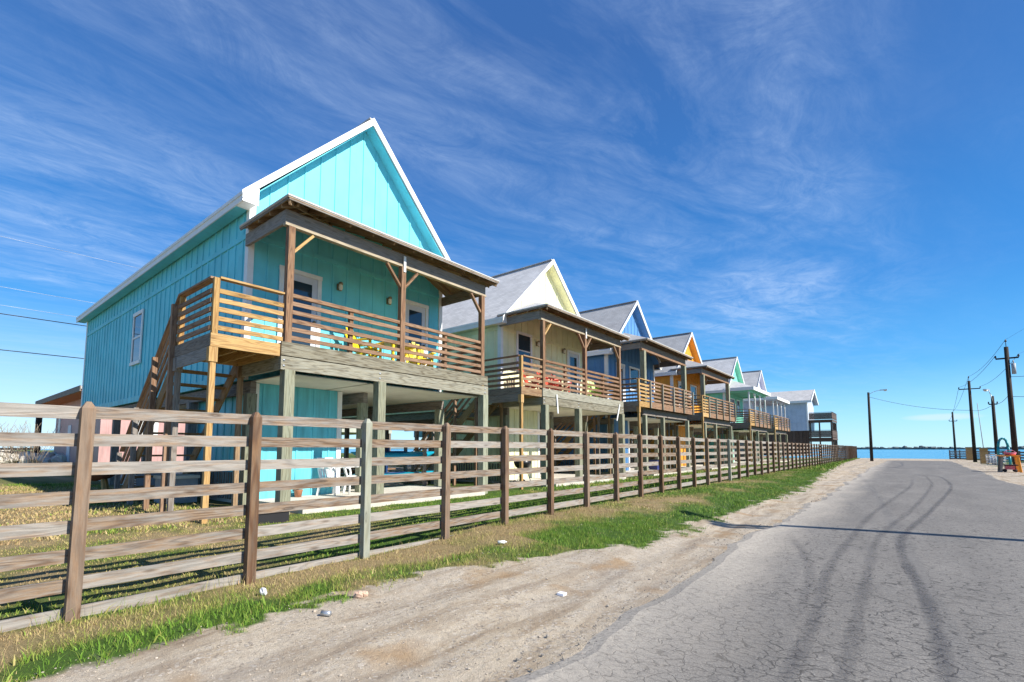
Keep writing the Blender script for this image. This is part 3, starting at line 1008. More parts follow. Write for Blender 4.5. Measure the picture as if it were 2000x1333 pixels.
    if kind == 'A':
        mb = MB()
        mb.box(fx-.04, fx+.02, -2.96, 2.93, bz0, bz1)
        mb.box(.0, fx-.041, -2.96, -2.90, bz0, bz1)
        mb.box(.0, fx-.041, 2.87, 2.93, bz0, bz1)
        pt('porch_beam', mb, 'grey_wood')
        mb = MB()
        mb.box(fx-.07, fx+.045, -2.97, 2.94, bz0-.055, bz0-.001)
        pt('beam_plate', mb, 'plate_wood')
        posts = (-2.84, -.07, 2.79)
        ptop = bz0-.056
        for k, y in enumerate(posts):
            mb = MB(); mb.box(fx-.065, fx+.065, y-.065, y+.065, deckz, ptop)
            pt('porch_post', mb, 'brown_wood')
            for d in ((1,) if k == 0 else (-1, 1) if k == 1 else (-1,)):
                mb = MB()
                mb.bar((fx, y+d*.06, ptop-.50), (fx, y+d*.46, ptop-.03), .05, .085, (1, 0, 0))
                pt('brace', mb, 'brown_wood' if k else 'new_wood')
        mb = MB(); mb.box(fx+.066, fx+.085, posts[1]-.02, posts[1]+.045, ptop-.13, bz0+.2)
        pt('post_plate', mb, 'white')
    elif kind == 'B':
        mb = MB()
        mb.box(fx-.04, fx+.02, -2.96, 2.93, bz0, bz1)
        mb.box(.0, fx-.041, -2.96, -2.90, bz0, bz1)
        mb.box(.0, fx-.041, 2.87, 2.93, bz0, bz1)
        pt('porch_beam', mb, 'grey_wood')
        mb = MB(); mb.box(fx-.08, fx+.055, -2.97, 2.94, bz0-.1, bz0-.001)
        pt('beam_plate', mb, 'brown_wood')
        posts = (-2.75, 2.65)
        for y in posts:
            mb = MB(); mb.box(fx-.11, fx+.11, y-.11, y+.11, deckz, bz0-.101)
            pt('porch_post', mb, 'pile_wood')
    else:
        mb = MB()
        mb.box(fx-.02, fx+.06, -2.95, 2.93, zp-.34, zp-.2)
        mb.box(.0, fx-.021, -2.95, -2.88, zp-.34, zp-.2)
        mb.box(.0, fx-.021, 2.86, 2.93, zp-.34, zp-.2)
        pt('porch_beam', mb, sid)
        posts = (-2.86, -.95, .95, 2.84)
        for k, y in enumerate(posts):
            mb = MB(); mb.box(fx-.05, fx+.05, y-.05, y+.05, deckz, zp-.341)
            pt('porch_post', mb, 'white')
            for d in ((1,) if k == 0 else (-1,) if k == 3 else (-1, 1)):
                mb = MB()
                arc = [(y+d*.05, zp-.345), (y+d*.45, zp-.345), (y+d*.40, zp-.40), (y+d*.25, zp-.46), (y+d*.12, zp-.60), (y+d*.05, zp-.80)]
                mb.prism(arc, fx-.02, fx+.02, 'x')
                pt('bracket', mb, 'white')
        mb = MB()
        mb.box(.03, e-.02, -PW+.02, PW-.02, zp-.215, zp-.20)
        pt('porch_ceiling', mb, sid)
    # deck
    mb = MB()
    nd = 14
    rimx = fx+.04 if kind == 'A' else 2.12
    for i in range(nd):
        a = .03+i*(rimx-.04)/nd
        mb.box(a, a+(rimx-.04)/nd-.008, -2.93, 2.9, deckz-.04, deckz)
    deck = pt('deck', mb, 'grey_wood')
    mb = MB()
    y = -2.7
    while y < 2.8:
        mb.box(.03, rimx-.06, y-.02, y+.02, deckz-.27, deckz-.042)
        y += .41
    pt('joist', mb, 'under_wood', deck)
    if kind == 'A':
        mb = MB()
        mb.box(fx+.055, fx+.098, -2.98, 2.96, deckz-.262, deckz+.002)
        pt('rim_board', mb, 'beam_wood', deck)
        mb = MB()
        mb.box(fx+.06, fx+.108, -2.985, 2.965, deckz-.545, deckz-.284)
        mb.box(.11, fx+.058, -2.985, -2.93, deckz-.54, deckz-.275)
        mb.box(.11, fx+.058, 2.90, 2.955, deckz-.54, deckz-.275)
        pt('deck_beam', mb, 'beam_wood')
        mb = MB()
        for yy in (-2.9, -.70, 2.86):
            for zz in (deckz-.36, deckz-.47):
                mb.tube((fx+.107, yy-.03, zz), (fx+.118, yy-.03, zz), .022, .022, 8)
        pt('bolt', mb, 'galv')
    else:
        mb = MB()
        mb.box(rimx, rimx+.045, -2.98, 2.96, deckz-.29, deckz+.002)
        mb.box(.11, rimx-.001, 2.90, 2.945, deckz-.29, deckz-.045)
        pt('rim_board', mb, 'brown_wood', deck)
        mb = MB()
        mb.box(fx-.05, fx+.05, -2.98, 2.8, deckz-.56, deckz-.292)
        mb.box(fx-.08, fx+.08, -3.1, 2.85, deckz-.60, deckz-.562)
        pt('deck_beam', mb, 'grey_wood')
    pz = deckz-.546 if kind == 'A' else deckz-.602
    for y in (-2.83, -.70, 2.80):
        mb = MB()
        hw = .10 if kind == 'A' else .085
        mb.box(fx-.03, fx-.03+2*hw, y-hw, y+hw, -.1, pz)
        pt('pile', mb, 'pile_wood')
    # house piles, girders, ceiling, slab
    for x in (.12, -3.3, -6.9, -10.5, -14.2):
        for y in (-2.76, 0.05, 2.76):
            mb = MB(); mb.box(x-.1, x+.1, y-.1, y+.1, -.1, 2.44)
            pt('pile', mb, 'pile_wood' if x > 0 else 'grey_wood')
    mb = MB()
    for y in (-2.76, .05, 2.76):
        mb.box(back+.05, .25, y-.06, y+.06, 2.441, 2.70)
    pt('girder', mb, 'grey_wood')
    mb = MB()
    for i in range(8):
        for j in range(3):
            xa = 1.72-i*2.14
            ya = -2.7+j*1.8+(.06 if j else 0)
            mb.box(xa-2.125, xa, ya, ya+1.785, 2.715, 2.735)
    pt('ceiling', mb, 'ceiling')
    mb = MB()
    mb.box(back-.1, fx+.32, -2.56, 2.62, -.15, .14)
    pt('slab', mb, 'concrete')
    if storage:
        a, b, sd = -2.60, -.48, -3.7
        mb = MB()
        mb.box(sd, -.06, a, b, .12, 2.712, .5)
        k = a+.2
        while k < b-.08:
            mb.box(-.06, -.042, k-.022, k+.022, .14, 2.70, .5); k += .405
        k = -.4
        while k > sd:
            mb.box(k-.022, k+.022, a-.018, a, .14, 2.70, .5); k -= .405
        st = pt('storage_room', mb, sid)
        for (ya, yb) in ((a-.03, a+.09), (b-.09, b+.03)):
            mb = MB(); mb.box(-.17, -.03, ya, yb, .14, 2.70)
            pt('corner_trim', mb, 'white', st)
        mb = MB()
        for i in range(26):
            xx = -.3-i*.13
            mb.box(xx-.035, xx, a-.06, a-.03, .1, .72)
        pt('lattice_skirt', mb, 'grey_wood', st)
    # railings
    def slats(mb, pa, pb, z0, off, n=5, cap=True, dz=.172, zcap=.965, capw=.07, caph=.075):
        pa, pb = Vector(pa), Vector(pb)
        d = (pb-pa).normalized()
        nrm = Vector((d.y, -d.x, 0))*off
        for k in range(n):
            q = Vector((0, 0, z0+.11+k*dz))
            mb.bar(pa+nrm+q, pb+nrm+q, .035, .082)
        if cap:
            q = Vector((0, 0, z0+zcap))
            mb.bar(pa+q, pb+q, capw, caph)
    if kind == 'A':
        segs = [(posts[0]+.066, posts[1]-.066), (posts[1]+.066, posts[2]-.066)]
        for a, b in segs:
            mb = MB(); slats(mb, (fx, a, deckz), (fx, b, deckz), 0, .03, 5, True)
            rl = pt('railing', mb, 'brown_wood')
            mb = MB(); c = (a+b)/2+.03
            mb.box(fx-.075, fx+.01, c-.042, c+.042, deckz, deckz+.95)
            pt('baluster_post', mb, 'brown_wood', rl)
        mb = MB(); slats(mb, (fx-.07, 2.88, deckz), (.05, 2.88, deckz), 0, .0, 5, True)
        pt('railing', mb, 'brown_wood')
    else:
        mb = MB(); slats(mb, (rimx-.03, -2.95, deckz), (rimx-.03, 2.9, deckz), 0, .02, 5, True)
        slats(mb, (rimx-.07, 2.92, deckz), (.05, 2.92, deckz), 0, .0, 5, True)
        rl = pt('railing', mb, 'brown_wood')
        for y in (-2.9, -1.45, 0, 1.45, 2.85):
            mb = MB(); mb.box(rimx+.046, rimx+.12, y-.04, y+.04, deckz-.3, deckz+.94)
            pt('baluster_post', mb, 'beam_wood', rl)
    # landing and stairs
    ld = deckz-.055
    la, lb = -land, -3.0
    lx1 = fx if kind == 'A' else rimx
    mb = MB()
    for i in range(13):
        a = .14+i*.128
        mb.box(a, a+.118, la, lb+.06, ld-.038, ld)
    lan = pt('landing', mb, 'new_wood')
    mb = MB()
    for k in range(4):
        yy = la+.05+k*(lb-la-.1)/3
        mb.box(.16, lx1-.02, yy-.02, yy+.02, ld-.25, ld-.04)
    mb.box(.10, .14, la, lb, ld-.25, ld-.001)
    pt('joist', mb, 'new_wood', lan)
    mb = MB()
    mb.box(lx1+.02, lx1+.06, la-.04, lb+.01, ld-.235, ld+.003)
    pt('rim_board', mb, landwood, lan)
    mb = MB()
    mb.box(.06, lx1+.018, la-.04, la-.001, ld-.22, ld+.003)
    mb.box(.06, lx1+.012, la-.036, la-.003, ld-.45, ld-.224)
    pt('side_rim_board', mb, 'grey_wood', lan)  # darker wood than the front rim, the side's shade is in its colour
    for (xx, yy, nm, mt) in ((lx1, la+.02, 'landing_post', 'new_wood'), (.12, la+.02, 'landing_post', 'grey_wood'), (.12, lb+.02, 'landing_post', 'under_wood')):  # rear posts get darker wood that stands in for their shade
        mb = MB()
        mb.box(xx-.045, xx+.045, yy-.045, yy+.045, -.12, ld-.5)
        mb.box(xx-.062, xx+.062, yy-.075, yy+.062, ld-.5, ld-.24)
        pt(nm, mb, mt)
    for xx in (lx1, .14):
        mb = MB(); mb.box(xx-.045, xx+.045, la-.02, la+.07, ld+.004, ld+1.0)
        pt('landing_rail_post', mb, 'new_wood')
    mb = MB()
    slats(mb, (lx1, la+.07, ld), (lx1, lb+.06, ld), 0, .03, 5, True, .165, 1.01, .13, .036)
    pt('landing_railing', mb, landwood)
    mb = MB()
    slats(mb, (.14, la+.01, ld), (lx1-.046, la+.01, ld), 0, .035, 5, True, .165, 1.01, .13, .036)
    pt('landing_railing', mb, 'brown_wood')  # brown against the front railing, shade of this side painted by wood choice
    sl_ = .90
    run = (ld-.02)/sl_
    stc = pt('staircase', MB_stringers(la, lb, ld, run, sl_), 'stair_wood')
    ntr = 13
    mb = MB()
    for k in range(ntr):
        f_ = (k+.6)/ntr
        xx = .1-run*f_
        zz = ld-.02-run*f_*sl_
        mb.box(xx-.14, xx+.14, la+.03, lb-.03, zz-.02, zz+.02)
    pt('tread', mb, 'stair_wood', stc)
    mb = MB()
    for k in range(3):
        dzz = .24+.26*k
        mb.bar((.1, la+.01, ld+dzz), (.1-run*.94, la+.01, ld+dzz-run*.94*sl_), .035, .075)
    mb.bar((.14, la+.01, ld+1.01), (.1-run*.95, la+.01, ld+1.01-run*.95*sl_), .125, .036)
    pt('handrail', mb, 'brown_wood', stc)
    for f_ in (.04, .33, .64, .95):
        mb = MB()
        xx = .1-run*f_
        mb.box(xx-.045, xx+.045, la-.10, la-.01, -.1, ld+.98-run*f_*sl_)
        pt('stair_post', mb, 'grey_wood' if f_ > .5 else 'brown_wood', stc)  # darker woods put the shade on the stairs into the post colour
    # openings on the porch wall
    for (kd, ya, yb, za, zb_) in openings:
        mb = MB()
        tw = .10
        mb.box(.02, .06, ya, ya+tw, za, zb_-tw)
        mb.box(.02, .06, yb-tw, yb, za, zb_-tw)
        mb.box(.02, .065, ya-.01, yb+.01, zb_-tw+.001, zb_)
        if kd == 'window':
            mb.box(.02, .075, ya-.02, yb+.02, za-.08, za-.001)
            mb.box(.02, .045, ya+tw+.001, yb-tw-.001, (za+zb_)/2-.05, (za+zb_)/2-.01)
            wn = pt('window', mb, 'white')
        elif kd == 'door':
            wn = pt('door_frame', mb, 'white')
            mb = MB()
            i0, i1, j0, j1 = ya+tw+.005, yb-tw-.005, za, zb_-tw-.004
            mb.box(.021, .038, i0, i0+.13, j0, j1); mb.box(.021, .038, i1-.13, i1, j0, j1)
            mb.box(.021, .038, i0+.131, i1-.131, j1-.16, j1); mb.box(.021, .038, i0+.131, i1-.131, j0, j0+.22)
            dd = pt('door', mb, 'door_grey', wn)
            mb = MB(); mb.tube((.04, i1-.08, za+1.0), (.09, i1-.08, za+1.0), .022, .022)
            mb.lathe([(0, .03), (.03, .02), (.03, -.02), (0, -.03)], (.10, i1-.08, za+1.0), 8)
            pt('knob', mb, 'lamp_metal', wn)
        else:
            wn = pt('door_frame', mb, 'white')
            mb = MB()
            ym = (ya+yb)/2
            mb.box(.021, .045, ym-.03, ym+.03, za+.06, zb_-tw-.05)
            mb.box(.021, .04, ya+tw+.002, yb-tw-.002, za, za+.055)
            pt('sliding_stile', mb, 'door_grey', wn)
        mb = MB(); mb.box(.0215, .03, ya+tw+.002, yb-tw-.002, za+.06, zb_-tw-.002)
        pt('pane', mb, 'glass', wn)
    return H, sid

def MB_stringers(la, lb, ld, run, sl_):
    mb = MB()
    for yy in (la+.02, lb-.02):
        mb.bar((.12, yy, ld-.14), (.1-run*.98, yy, ld-.14-run*.98*sl_), .04, .24)
    return mb

def side_window(H, x0, x1, z0, z1, y=-W):
    mb = MB()
    tw = .11
    o_ = y-.02
    mb.box(x0, x0+tw, o_-.03, o_, z0, z1-tw); mb.box(x1-tw, x1, o_-.03, o_, z0, z1-tw)
    mb.box(x0-.01, x1+.01, o_-.035, o_, z1-tw+.001, z1+.01)
    mb.box(x0-.02, x1+.02, o_-.05, o_, z0-.1, z0-.001)
    mb.box(x0+tw+.001, x1-tw-.001, o_-.02, o_, (z0+z1)/2-.05, (z0+z1)/2+.01)
    wn = mb.build('window', 'white', H)
    mb = MB(); mb.box(x0+tw+.002, x1-tw-.002, o_-.008, o_+.01, z0+.002, z1-tw-.003)
    mb.build('pane', 'glass', wn)

def wall_lamp(H, y, z):
    mb = MB()
    mb.lathe([(.0, .14), (.05, .12), (.06, .07), (.045, .06)], (.12, y, z), 10)
    mb.tube((.02, y, z+.02), (.10, y, z+.08), .018)
    mb.box(.02, .035, y-.05, y+.05, z-.07, z+.1)
    mb.lathe([(.0, -.10), (.03, -.10), (.035, -.085), (.0, -.085)], (.12, y, z), 10)
    l_ = mb.build('wall_lamp', 'lamp_metal', H)
    mb = MB()
    mb.lathe([(.03, -.084), (.055, -.02), (.045, .058)], (.12, y, z), 10)
    mb.build('lamp_glass', 'lamp_glass', l_)

GR = 'beach_house'
h1, s1_ = house(GR, 7.37, 'turquoise stilt cottage with the tallest gable, nearest house in the row', (0.155, 0.635, 0.745), 'shingle_grey', 6.73, 10.14, 6.10, 'A',
           openings=(('door', -2.20, -1.16, 3.32, 5.50), ('door', 1.36, 2.32, 3.32, 5.58)))
side_window(h1, -8.55, -7.5, 4.05, 5.68)
wall_lamp(h1, -.68, 5.36); wall_lamp(h1, .85, 5.36)
h2, _ = house(GR, 16.05, 'pale yellow stilt cottage with white gable trim and red porch chairs', (0.86, 0.84, 0.54), 'shingle_grey', 5.86, 8.92, 6.02, 'A', band=5.6, deckz=3.25,
           openings=(('window', -2.02, -1.05, 4.30, 5.66), ('door', 1.50, 2.52, 3.26, 5.50)), land=4.05, dirt=.3, landwood='aged_wood')
wall_lamp(h2, 1.17, 5.36); wall_lamp(h2, -.7, 5.36)
h3, _ = house(GR, 24.1, 'dark blue stilt cottage with grey shingle roof and light blue gable', (0.095, 0.25, 0.50), 'shingle_dark', 6.0, 9.15, 6.32, 'B', band=5.75, deckz=3.4,
           openings=(('door', -1.95, -1.0, 3.41, 5.6), ('window', -.45, .8, 4.4, 5.6)), land=4.05)
h4, _ = house(GR, 32.75, 'orange stilt cottage with dark brown porch posts', (0.80, 0.36, 0.045), 'shingle_dark', 6.0, 9.06, 6.22, 'B', band=5.75, deckz=3.4,
           openings=(('door', -1.95, -1.0, 3.41, 5.6), ('window', .3, 1.5, 4.4, 5.6)), land=4.0)
h5, _ = house(GR, 44.2, 'mint green stilt cottage with white arched porch brackets', (0.24, 0.68, 0.52), 'shingle_grey', 5.95, 9.1, 6.08, 'C', band=5.7, deckz=3.3,
           openings=(('slider', -1.8, .0, 3.31, 5.5), ('window', .6, 1.6, 4.3, 5.5)), land=4.3)
h6, _ = house(GR, 53.3, 'pale lavender grey stilt cottage with white arched porch brackets', (0.58, 0.60, 0.74), 'shingle_warm', 5.95, 9.08, 6.05, 'C', band=5.7, deckz=3.3,
           openings=(('slider', -1.8, .0, 3.31, 5.5), ('window', .6, 1.6, 4.3, 5.5)), land=4.3)
# small roof vent on the mint house
mb = MB(); mb.tube((-4, -1.4, 8.2-.7), (-4, -1.4, 8.45), .10); mb.lathe([(0, .3), (.2, .22), (.2, .1), (.12, .08)], (-4, -1.4, 8.3), 10)
mb.build('roof_vent', 'galv', h5)
# pale straps hanging from the yellow cottage's beam
mb = MB()
mb.bar((1.94, -2.2, 3.1), (1.97, -2.18, 2.45), .02, .06, (0, 1, 0))
mb.build('drain_pipe', 'plastic_white', h2)
mb = MB()
mb.bar((1.94, 2.55, 3.1), (1.97, 2.2, 2.40), .02, .06, (0, 1, 0))
mb.build('drain_pipe', 'plastic_white', h2)

M['dark_deck'] = wood('dark_stained_deck', (0.14, 0.09, 0.06), (0.06, 0.035, 0.025), (0.12, 0.09, 0.075), 9, 0.4)
# grey house at the water
E7 = thing('bayside_house', (-11.1, 85.5, 0), 'grey blue house at the end of the row with stacked wooden decks', 'house')
s7 = siding('bayside_siding', (0.50, 0.57, 0.68), .3)
mb = MB()
mb.prism([(0, 4.0), (7, 4.0), (7, 8.3), (3.5, 10.1), (0, 8.3)], 0, -16, 'x', .5)
x = -.3
while x > -16:
    mb.box(x-.03, x+.03, -.03, 0, 4.0, 8.2, .5); x -= .6
mb.box(-16, 0, -.04, 0, 5.2, 5.3, .5)
mb.build('wall', s7, E7)
mb = MB()
mb.prism([(3.5, 10.55), (7.5, 8.5), (7.5, 8.3), (3.5, 10.35), (-.5, 8.3), (-.5, 8.5)], -16.4, .6, 'x')
rf_ = mb.build('roof', 'shingle_warm', E7)
mb = MB()
mb.prism([(3.5, 10.6), (7.55, 8.55), (7.55, 8.2), (3.5, 10.2), (-.55, 8.2), (-.55, 8.55)], .602, .65, 'x')
mb.box(-16.4, .6, -.56, -.502, 8.22, 8.56)
mb.build('rake_trim', 'white', rf_)
mb = MB(); mb.box(-.15, .04, -.05, .12, 4.0, 8.25); mb.build('corner_trim', 'white', E7)
mb = MB()
for i in range(34):
    mb.box(-15.8+i*.47, -15.8+i*.47+.40, .05, .1, .2, 3.98)
mb.box(-15.9, -.02, .12, .2, .2, 3.99)
mb.build('skirt', 'dark_deck', E7)
def e7deck(z, x1, y0, y1):
    mb = MB()
    for i in range(14):
        a = .05+i*(x1-.05)/14
        mb.box(a, a+(x1-.05)/14-.02, y0, y1, z-.06, z)
    mb.box(x1, x1+.06, y0, y1, z-.3, z+.002)
    mb.box(.05, x1-.001, y0-.06, y0-.001, z-.3, z+.002)
    d = mb.build('deck', 'dark_deck', E7)
    mb = MB()
    for k in range(6):
        mb.bar((.1, y0-.02, z+.15+.16*k), (x1+.03, y0-.02, z+.15+.16*k), .04, .15)
        mb.bar((x1+.03, y0, z+.15+.16*k), (x1+.03, y1, z+.15+.16*k), .04, .15)
    mb.bar((.1, y0-.02, z+1.12), (x1+.06, y0-.02, z+1.12), .14, .05)
    mb.bar((x1+.03, y0, z+1.12), (x1+.03, y1, z+1.12), .14, .05)
    mb.build('railing', 'dark_deck', d)
e7deck(5.6, 3.0, .4, 7)
e7deck(2.9, 3.0, .0, 7)
for (xx, yy) in ((2.9, .5), (2.9, 2.7), (2.9, 4.8), (2.9, 6.9), (1.4, .5), (.2, .5)):
    mb = MB(); mb.box(xx-.09, xx+.09, yy-.09, yy+.09, -1.2, 5.3); mb.build('deck_post', 'dark_deck', E7)
mb = MB(); mb.box(.02, .06, 1.3, 2.5, 2.9, 5.0); mb.build('door', 'glass', E7)
mb = MB(); mb.box(.0, 3.05, .35, .42, 5.15, 5.6); mb.box(0, 3.05, .02, .08, 2.3, 2.9); mb.build('deck_skirt', 'dark_deck', E7)

# pink house in the second row
P = thing('pink_house', (-44, 8.5, 0), 'pink one storey house with rust red soffit behind the turquoise cottage', 'house')
sp = siding('pink_siding', (0.56, 0.33, 0.31), .3)
mb = MB()
mb.prism([(0, .1), (11, .1), (11, 5.5), (5.5, 8.6), (0, 5.5)], 0, -16.5, 'x', .5)
mb.build('wall', sp, P)
mb = MB()
mb.prism([(5.5, 9.0), (12, 5.5), (12, 5.3), (5.5, 8.8), (-1.3, 5.3), (-1.3, 5.5)], -17.4, .7, 'x')
pr_ = mb.build('roof', 'shingle_warm', P)
mb = MB(); mb.box(-17.4, .7, -1.28, -.02, 5.2, 5.23); mb.build('soffit', plain('rust_soffit', (.50, .17, .07), .7), pr_)
mb = MB(); mb.box(-17.42, .72, -1.36, -1.302, 5.15, 5.55); mb.build('fascia', 'grey_wood', pr_)
mb = MB(); mb.box(-17.0, -16.6, -1.3, -.9, 0, 5.2); mb.build('post', 'dark', P)
mb = MB(); mb.box(-10.6, -9.4, -.06, -.0, .2, 3.2); mb.build('door', 'door_grey', P)
mb = MB(); mb.box(-15, -14.2, -.05, 0, 2.6, 4.2); mb.build('window', 'white', P)
for ya in (1.8, 7):
    mb = MB(); mb.box(.0, .05, ya, ya+1.6, 1.8, 3.7); mb.build('shutter', 'white', P)

# second row houses seen through the carports
def backhouse(x, y, wd, z0, zt, zr, col, rm_, label):
    B = thing('back_house', (x, y, 0), label, 'house', 'second row houses behind the cottages')
    sb = siding('back_siding_%d' % y, col, .3)
    mb = MB()
    mb.prism([(0, z0), (wd, z0), (wd, zt), (wd/2, zr), (0, zt)], 0, -10, 'x', .5)
    mb.build('wall', sb, B)
    mb = MB()
    mb.prism([(wd/2, zr+.3), (wd+.4, zt+.02), (wd+.4, zt-.13), (wd/2, zr+.12), (-.4, zt-.13), (-.4, zt+.02)], -10.4, .4, 'x')
    mb.build('roof', rm_, B)
    for k in (0, 1, 2):
        mb = MB(); mb.box(-.2, .0, .1+k*(wd-.4)/2, .3+k*(wd-.4)/2, -.1, z0); mb.build('pile', 'grey_wood', B)
    mb = MB(); mb.box(.0, .04, wd*.2, wd*.2+.9, z0+.8, z0+2.1); mb.box(.0, .04, wd*.65, wd*.65+.9, z0+.8, z0+2.1); mb.build('window', 'white', B)
    return B
backhouse(-38, 22, 7, 2.7, 5.2, 7.2, (.50, .54, .46), 'shingle_warm', 'pale sage house behind, glimpsed under the turquoise cottage')
backhouse(-38, 40, 7, 2.7, 5.2, 7.2, (.16, .42, .44), 'shingle_grey', 'sea green house behind, glimpsed under the blue and orange cottages')

# ------------------------------------------------------------------ porch furniture
def adirondack(name, mat, label, loc, rz, group):
    A = thing(name, loc, label, 'chair', group, rz)
    mb = MB()
    for k in range(5):
        mb.bar((-.02-.09*k+.22, -.26, .40-.022*k), (-.02-.09*k+.22, .26, .40-.022*k), .08, .022)
    mb.build('seat', mat, A)
    mb = MB()
    for k in range(5):
        y = -.22+k*.11
        h = .98-.05*abs(k-2)**1.5
        mb.bar((-.20, y, .30), (-.46, y*1.18, h), .095, .02, (1, 0, .3))
    mb.bar((-.36, -.25, .62), (-.36, .25, .62), .02, .07)
    mb.build('backrest', mat, A)
    for sg in (-1, 1):
        mb = MB()
        mb.bar((.30, sg*.33, .57), (-.42, sg*.31, .56), .12, .025)
        mb.build('armrest', mat, A)
        mb = MB(); mb.bar((.25, sg*.29, 0), (.25, sg*.29, .555), .03, .09, (0, 1, 0)); mb.build('leg', mat, A)
        mb = MB(); mb.bar((.30, sg*.26, .36), (-.50, sg*.26, .04), .03, .10); mb.build('leg', mat, A)
    return A

g1 = 'yellow chairs on the turquoise porch'
a = adirondack('adirondack_chair', 'yellow', 'yellow slatted chair at the left end of the yellow set', (-10.25, 6.98, 3.31), .5, g1)
dup(a, (-10.35, 8.75, 3.31), -.35, 'yellow slatted chair nearest the glass door', g1)
T = thing('patio_table', (-10.15, 7.85, 3.31), 'yellow slatted table between two yellow chairs', 'table')
mb = MB()
for k in range(6):
    mb.box(-.45+k*.15, -.45+k*.15+.138, -.5, .5, .60, .625)
mb.build('tabletop', 'yellow', T)
for sx in (-1, 1):
    for sy in (-1, 1):
        mb = MB(); mb.box(sx*.36-.03, sx*.36+.03, sy*.4-.03, sy*.4+.03, 0, .599); mb.build('leg', 'yellow', T)
g2 = 'red chairs on the yellow cottage porch'
b = adirondack('adirondack_chair', 'red', 'red slatted chair beside the landing of the pale yellow cottage', (-10.2, 13.9, 3.25), .35, g2)
dup(b, (-10.1, 14.9, 3.25), .1, 'red slatted chair in the middle of the pale yellow porch', g2)
dup(b, (-10.4, 15.9, 3.25), -.3, 'red slatted chair nearest the door of the pale yellow cottage', g2)
b2 = adirondack('adirondack_chair', 'lime', 'lime green chair at the far end of the pale yellow porch', (-10.0, 17.9, 3.25), -.5, 'green chairs')
# blue cottage: small wooden stool
T = thing('side_table', (-9.45, 22.3, 3.4), 'small yellow wooden table on the blue cottage porch', 'table')
mb = MB(); mb.box(-.25, .25, -.3, .3, .46, .52); mb.build('tabletop', 'new_wood', T)
for sx in (-1, 1):
    for sy in (-1, 1):
        mb = MB(); mb.bar((sx*.18, sy*.22, .46), (sx*.22, sy*.27, 0), .04, .04); mb.build('leg', 'new_wood', T)
# covered grill on the blue porch corner
def kettle(name, loc, label, mat='black_metal', group=None):
    K = thing(name, loc, label, 'grill', group)
    mb = MB(); mb.lathe([(.0, .48), (.14, .50), (.24, .57), (.29, .68), (.295, .70)], (0, 0, 0), 20); mb.build('bowl', mat, K)
    mb = MB(); mb.lathe([(.298, .702), (.29, .76), (.22, .87), (.1, .93), (0, .94)], (0, 0, 0), 20); ld_ = mb.build('lid', mat, K)
    mb = MB(); mb.box(-.07, .07, -.015, .015, .985, 1.01); mb.tube((-.06, 0, .92), (-.06, 0, .99), .01); mb.tube((.06, 0, .92), (.06, 0, .99), .01); mb.build('handle', 'grey_wood', ld_)
    for k in range(3):
        an = k*2.094+.5
        mb = MB(); mb.tube((.12*math.cos(an), .12*math.sin(an), .50), (.30*math.cos(an), .30*math.sin(an), .02), .012); mb.build('leg', 'galv', K)
    mb = MB()
    for sy in (-1, 1):
        mb.tube((-.15, sy*.24-.015, .07), (-.15, sy*.24+.015, .07), .07, .07, 14)
    mb.build('wheel', 'dark', K)
    return K
kettle('kettle_grill', (-9.95, 12.95, .08), 'black kettle grill on legs in front of the pale yellow storage wall')
k2 = kettle('kettle_grill', (-9.3, 27.3, 3.4), 'grey covered grill at the far corner of the blue cottage porch', 'tarp')

# ------------------------------------------------------------------ under the turquoise cottage
def kayak(loc, label, rz=math.pi/2):
    K = thing('kayak', loc, label, 'kayak', 'kayaks on the rack', rz)
    mb = MB()
    n, m = 18, 12
    vs, fs = [], []
    Lh = 1.55
    for i in range(n+1):
        s_ = -1+2*i/n
        wq = max(.02, (1-abs(s_)**2.4))*.36
        zc_ = .16+.12*abs(s_)**3
        hq = max(.03, (1-abs(s_)**4))*.17
        for k in range(m):
            g_ = 2*math.pi*k/m
            vs.append((s_*Lh, wq*math.cos(g_), zc_+hq*math.sin(g_)*(1.0 if math.sin(g_) < 0 else .7)))
    for i in range(n):
        for k in range(m):
            fs.append((i*m+k, (i+1)*m+k, (i+1)*m+(k+1) % m, i*m+(k+1) % m))
    fs.append(list(range(m))); fs.append([n*m+k for k in range(m)][::-1])
    mb.add(vs, fs, None, .5, True)
    mb.build('hull', 'kayak', K)
    mb = MB(); mb.lathe([(.0, -.02), (.8, -.02), (1.0, .025), (.85, .03)], (-.1, 0, .275), 20, .48, .24); mb.build('cockpit', 'kayak_dark', K)
    mb = MB(); mb.lathe([(0, .0), (.09, .0), (.1, .02), (0, .03)], (1.0, 0, .285), 12); mb.build('hatch', 'yellow', K)
    mb = MB(); mb.box(-.42, -.36, -.15, .15, .28, .58); mb.build('seat_back', 'kayak_dark', K)
    return K
kayak((-11.75, 9.15, .88), 'turquoise kayak on the upper bars of the wooden rack')
kayak((-11.70, 9.05, .27), 'turquoise kayak on the lower bars of the wooden rack')
RK = thing('kayak_rack', (-11.75, 9.0, .14), 'wooden lumber rack holding two turquoise kayaks', 'rack')
for y in (-.75, .85):
    for x in (-.45, .45):
        mb = MB(); mb.box(x-.04, x+.04, y-.04, y+.04, 0, 1.25); mb.build('upright', 'grey_wood', RK)
    for z in (.08, .70):
        mb = MB(); mb.box(-.5, .5, y+.042, y+.08, z-.04, z+.04); mb.build('crossbar', 'grey_wood', RK)

